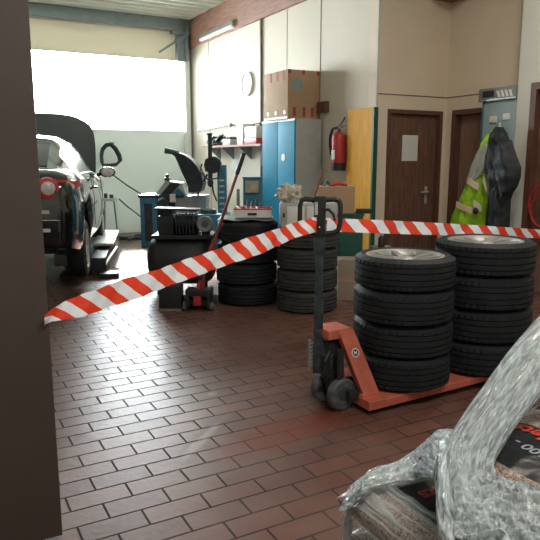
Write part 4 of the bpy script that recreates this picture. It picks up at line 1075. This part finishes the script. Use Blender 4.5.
# ================================================================ PELLET BAGS ON A PALLET (lower right)
t = thing('wood_pallet', 'wooden pallet under the wrapped pellet bags', 'pallet', (1.08, .35, 0))
b = MB()
for k in range(7): b.box(0, 1.2, k*.18, k*.18+.11, .115, .137)
MB_top = b.build('deck_boards', 'pallet', t)
for k in range(3): MB().box(k*.53, k*.53+.14, 0, 1.2, 0, .022).box(k*.53, k*.53+.14, 0, 1.2, .093, .115).build('runner', 'pallet', t)
for i in range(3):
    for j in range(3): MB().box(i*.53, i*.53+.14, j*.53, j*.53+.14, .022, .093).build('block', 'pallet', t)
def bag_z(u, v, th):
    f = max(0, 1-abs(u)**5)**.45*max(0, 1-abs(v)**5)**.45
    return f
def bag(x0, x1, y0, y1, z0, z1, label, rects, group, name='pellet_bag', seed=0, texts=()):
    cx_, cy_ = (x0+x1)/2, (y0+y1)/2; hx, hy, hz = (x1-x0)/2, (y1-y0)/2, (z1-z0)/2
    nx = ny = 34; rnd = random.Random(seed); ph = [rnd.uniform(0, 6) for _ in range(5)]
    def top(x, y):
        u, v = x/hx, y/hy
        f = bag_z(u, v, 0)
        return hz+f*hz*(.94+.03*math.sin(3*u+ph[0])*math.cos(2.5*v+ph[1])+.03*math.sin(7*v+ph[2]))
    R1 = []; R2 = []
    for i in range(nx+1):
        u = -1+2*i/nx; r1 = []; r2 = []
        for j in range(ny+1):
            v = -1+2*j/ny
            uu = math.copysign(1-(1-abs(u))**1.7, u); vv = math.copysign(1-(1-abs(v))**1.7, v)
            x, y = uu*hx, vv*hy; z = top(x, y)
            r1.append(Vector((x, y, z))); r2.append(Vector((x, y, 2*hz-z if abs(u) < 1 and abs(v) < 1 else z)))
        R1.append(r1); R2.append(r2)
    t = thing(name, label, 'bag', (cx_, cy_, z0), 0, group)
    b = MB(); b.grid(R1); b.grid(R2); bmesh.ops.remove_doubles(b.bm, verts=b.bm.verts, dist=1e-5)
    local = [(a-cx_, c-cx_, d-cy_, e-cy_) for a, c, d, e in rects]
    b.build('sack', bag_mat('pellet sack print', local), t)
    for (txt, size, mat_, px_, py_, rot, nm) in texts:
        me = text_mesh(txt, size)
        bmx = bmesh.new(); bmx.from_mesh(me)
        bmesh.ops.triangulate(bmx, faces=bmx.faces)
        for _ in range(2): bmesh.ops.subdivide_edges(bmx, edges=[e for e in bmx.edges if e.calc_length() > .012], cuts=1)
        Rm = Matrix.Translation((px_-cx_, py_-cy_, 0)) @ Matrix.Rotation(rot, 4, 'Z')
        for v in bmx.verts:
            p = Rm @ v.co; v.co = Vector((p.x, p.y, top(p.x, p.y)+.0025))
        bmx.to_mesh(me); bmx.free(); me.materials.append(M[mat_])
        o = bpy.data.objects.new(nm, me); C.objects.link(o); o.parent = t
    return t, top
M['print_red'] = mat('red lettering', (.62, .05, .03), .4, var=.03)
M['print_grey'] = mat('grey blue lettering', (.30, .36, .40), .4, var=.03)
g1 = 'pellet bags on the pallet'
# bottom layer
bag(1.10, 1.74, .93, 1.50, .138, .278, 'pellet bag at the far left corner of the pallet, lowest of its stack', [(1.2, 1.6, 1.0, 1.38)], g1, seed=1)
bag(1.10, 1.74, .35, .92, .138, .278, 'pellet bag near the frame edge, lowest layer on the pallet', [(1.2, 1.6, .45, .82)], g1, seed=2)
bag(1.76, 2.27, .80, 1.50, .138, .278, 'pellet bag at the back right of the pallet, lowest layer', [(1.85, 2.15, .85, 1.4)], g1, seed=3)
# second layer: black label with red lettering at its corner
bag(1.06, 1.73, .93, 1.50, .279, .425, 'beige pellet bag with black label at the left corner under the film', [(1.165, 1.60, 1.02, 1.365)], g1, seed=4,
    texts=[('Pellets', .08, 'print_red', 1.435, 1.315, PI, 'red_lettering')])
bag(1.08, 1.73, .35, .92, .279, .425, 'pellet bag in the second layer, nearest the bottom frame edge', [(1.2, 1.6, .45, .82)], g1, seed=5)
bag(1.75, 2.27, .80, 1.50, .279, .425, 'pellet bag in the second layer at the back right', [(1.85, 2.15, .85, 1.4)], g1, seed=6)
# third layer
bag(1.25, 1.75, .66, 1.34, .426, .605, 'pellet bag with upside down red and grey lettering, uppermost left', [(1.325, 1.60, .60, 1.29)], g1, seed=7,
    texts=[('Pellets', .082, 'print_red', 1.58, 1.025, PI/2, 'red_lettering'), ('100 -', .055, 'print_grey', 1.475, 1.045, PI/2, 'grey_lettering')])
bag(1.76, 2.27, .66, 1.40, .426, .60, 'pellet bag with a black face at the right frame edge, uppermost', [(1.80, 2.2, .60, 1.36)], g1, seed=8)

# stretch film
def ribbon(name, path, label, m, seed=0, nv=36, nu=60, parent=None, rough=.012, thick=.35, uvs=(1, 1)):
    """path: (point, halfwidth vector, thickness) - a flattened crumpled tube"""
    rnd = random.Random(seed); ph = [rnd.uniform(0, 6.28) for _ in range(12)]
    rows = []
    def cr(i, comp):
        pass
    n = len(path)
    for k in range(nu):
        s = k/(nu-1)*(n-1); i = min(int(s), n-2); u = s-i
        def cat(f):
            p0, p1, p2, p3 = f(path[max(i-1, 0)]), f(path[i]), f(path[i+1]), f(path[min(i+2, n-1)])
            return .5*((2*p1)+(p2-p0)*u+(2*p0-5*p1+4*p2-p3)*u*u+(3*p1-p0-3*p2+p3)*u**3)
        c_ = cat(lambda q: Vector(q[0])); hw = cat(lambda q: Vector(q[1])); th = cat(lambda q: Vector((q[2], 0, 0))).x
        nx_ = cat(lambda q: Vector(q[0])+Vector((0, 0, 0)))
        tdir = (Vector(path[i+1][0])-Vector(path[i][0])).normalized()
        nrm = hw.cross(tdir).normalized(); nrm = nrm if nrm.z > 0 else -nrm
        row = []
        for j in range(nv):
            a = 2*PI*j/nv
            ca, sa = math.cos(a), math.sin(a)
            d = rough*(5*abs(noise.noise(Vector((ca*3+ph[0], sa*3, k*.02))))+5*abs(noise.noise(Vector((ca*7, sa*7+ph[1], k*.035))))+3*noise.noise(Vector((ca*16, sa*16+ph[2], k*.06)))-2.5)
            row.append(c_+hw*math.cos(a)*(1+.0*d)+nrm*(th*math.sin(a)+d)+hw.normalized()*d*.6)
        rows.append(row)
    b = MB(); b.grid(rows, close_v=True, uv=lambda i, j: (i/nu*uvs[0], j/nv*uvs[1]))
    return b.build(name, m, parent)
film = thing('stretch_film', 'crumpled clear stretch film pulled over and around the pellet bags', 'stretch film', (0, 0, 0))
def zp(px, py, z): return on_z(px, py, z)
def hwv(px0, py0, px1, py1, z): return (on_z(px1, py1, z)-on_z(px0, py0, z))*.5
path = [((2.05, .80, .60), (.10, -.02, .0), .02), ((2.12, 1.05, .66), (.10, -.03, .0), .03),
        (zp(580, 312, .84), hwv(566, 284, 588, 340, .84), .045),
        (zp(557, 338, .80), hwv(543, 316, 568, 362, .80), .04),
        (zp(530, 366, .74), hwv(512, 350, 548, 382, .74), .04),
        (zp(505, 398, .69), hwv(484, 386, 525, 410, .69), .035),
        (zp(482, 430, .65), hwv(458, 418, 504, 436, .65), .035),
        (zp(466, 460, .62), hwv(441, 452, 492, 462, .62), .03),
        (zp(466, 492, .61), hwv(438, 496, 494, 484, .61), .03),
        (zp(480, 528, .60), hwv(446, 540, 510, 512, .60), .03),
        (zp(500, 570, .60), hwv(460, 590, 540, 545, .60), .03)]
ribbon('twisted_strand', path, '', 'film', 1, parent=film, nv=120, nu=160, rough=.006, uvs=(2, 1.2))
path = [(zp(455, 508, .615), hwv(455, 478, 455, 540, .615), .02),
        (zp(490, 508, .625), hwv(485, 482, 490, 545, .625), .03),
        (zp(520, 514, .625), hwv(520, 492, 522, 550, .625), .03),
        (zp(560, 525, .62), hwv(560, 500, 560, 560, .62), .03)]
ribbon('loose_fold', path, '', 'film', 2, parent=film, nv=100, nu=110, rough=.006, uvs=(1.6, 1))
path = [(zp(348, 508, .40), hwv(342, 512, 356, 506, .40), .015),
        (zp(357, 492, .43), hwv(351, 499, 364, 486, .43), .018),
        (zp(373, 479, .445), hwv(370, 487, 376, 470, .445), .02),
        (zp(400, 472, .45), hwv(400, 481, 400, 463, .45), .02),
        (zp(420, 464, .47), hwv(422, 478, 418, 450, .47), .025),
        (zp(436, 456, .56), hwv(434, 478, 436, 434, .56), .03),
        (zp(450, 452, .61), hwv(450, 472, 450, 430, .61), .03),
        (zp(466, 452, .64), hwv(466, 470, 466, 434, .64), .025)]
ribbon('edge_strand', path, '', 'film', 3, parent=film, nv=60, nu=120, rough=.003, uvs=(2, .6))
path = [(zp(352, 505, .36), hwv(349, 505, 356, 505, .36), .008),
        (zp(349, 520, .30), hwv(345, 520, 353, 520, .30), .008),
        (zp(347, 540, .22), hwv(342, 540, 352, 540, .22), .008),
        (zp(345, 560, .14), hwv(339, 560, 350, 560, .14), .008)]
ribbon('hanging_tail', path, '', 'film', 4, parent=film, nv=16, nu=40, rough=.0015)
# tight sheet drawn round the corner of the bags
rows = []
outl = [(1.052, .10+i*.03, -1, 0) for i in range(45)]
outl += [(1.142-.09*math.cos(a), 1.425+.09*math.sin(a), -math.cos(a), math.sin(a)) for a in [PI/2*k/10 for k in range(1, 11)]]
outl += [(1.142+i*.03, 1.515, 0, 1) for i in range(1, 33)]
for i, (x, y, nx_, ny_) in enumerate(outl):
    r_ = []
    for (ins, z) in ((.12, .440), (.085, .436), (.05, .424), (.02, .395), (.004, .36), (-.002, .33), (.0, .28), (.004, .22), (.01, .16)):
        r_.append(Vector((x-nx_*ins+.002*math.sin(i*1.7+z*40)*abs(nx_), y-ny_*ins+.002*math.sin(i*1.3+z*50)*abs(ny_), z+.002*math.sin(i*2.3))))
    rows.append(r_)
MB().grid(rows, uv=lambda i, j: (i/90*3, j/8*.6)).build('tight_sheet', 'film_thin', film)
# oval stamp printed on the corner bag
st = on_z(414, 481, .4255)
b = MB(); b.tube([st+Vector((.035*math.cos(a), .028*math.sin(a), .0135)) for a in [2*PI*k/30 for k in range(30)]], .0012, 6, closed=True)
b.tube([st+Vector((.022*math.cos(a), .015*math.sin(a)*math.cos(a), .0135)) for a in [2*PI*k/16 for k in range(16)]], .002, 6, closed=True)
o = b.build('oval_stamp', 'dark')
cb = [x for x in bpy.data.objects if x.get('label', '').startswith('beige pellet bag')][0]
o.parent = cb; o.location = -Vector(cb.location)

# ================================================================ LIGHT
wd = bpy.data.worlds.new('sky'); bpy.context.scene.world = wd; wd.use_nodes = True
bg = wd.node_tree.nodes['Background']; bg.inputs['Color'].default_value = (.92, .97, 1.0, 1); bg.inputs['Strength'].default_value = 32.0
def area(name, loc, rot, sx, sy, e, col=(1, 1, 1), portal=False):
    l = bpy.data.lights.new(name, 'AREA'); l.shape = 'RECTANGLE'; l.size = sx; l.size_y = sy; l.energy = e; l.color = col
    if portal: l.cycles.is_portal = True
    o = bpy.data.objects.new(name, l); C.objects.link(o); o.location = loc; o.rotation_euler = rot; return o
area('window_portal', ((gx0+gx1)/2, YG+.15, 2.66), (-PI/2, 0, 0), gx1-gx0, 1.4, 1, portal=True)
area('tube_lamp', (1.5, 0.2, 3.95), (0, 0, 0), 2.4, .5, 80, (1.0, .93, .84))
area('tube_lamp_right', (3.9, 3.2, 4.0), (0, 0, YAW), 1.6, .3, 36, (1.0, .9, .78))
sun = bpy.data.lights.new('sun', 'SUN'); sun.energy = 60; sun.angle = math.radians(14); sun.color = (1, .97, .9)
so = bpy.data.objects.new('sun', sun); C.objects.link(so)
dirv = Vector((-.10, -1, -.74)).normalized(); so.rotation_euler = dirv.to_track_quat('-Z', 'Y').to_euler()

# ================================================================ CAMERA
cam = bpy.data.cameras.new('camera'); cam.sensor_width = 36; cam.lens = 36*F/540; cam.clip_start = .05
co = bpy.data.objects.new('camera', cam); C.objects.link(co)
co.location = (0, 0, H); co.rotation_euler = (PI/2-PITCH, 0, -YAW)
sc = bpy.context.scene; sc.camera = co
sc.view_settings.view_transform = 'Standard'; sc.view_settings.look = 'None'; sc.view_settings.gamma = 1
sc.view_settings.exposure = 0.4
sc.cycles.max_bounces = 8; sc.cycles.diffuse_bounces = 5; sc.cycles.transparent_max_bounces = 16
sc.cycles.sample_clamp_indirect = 6
sc.cycles.use_denoising = True
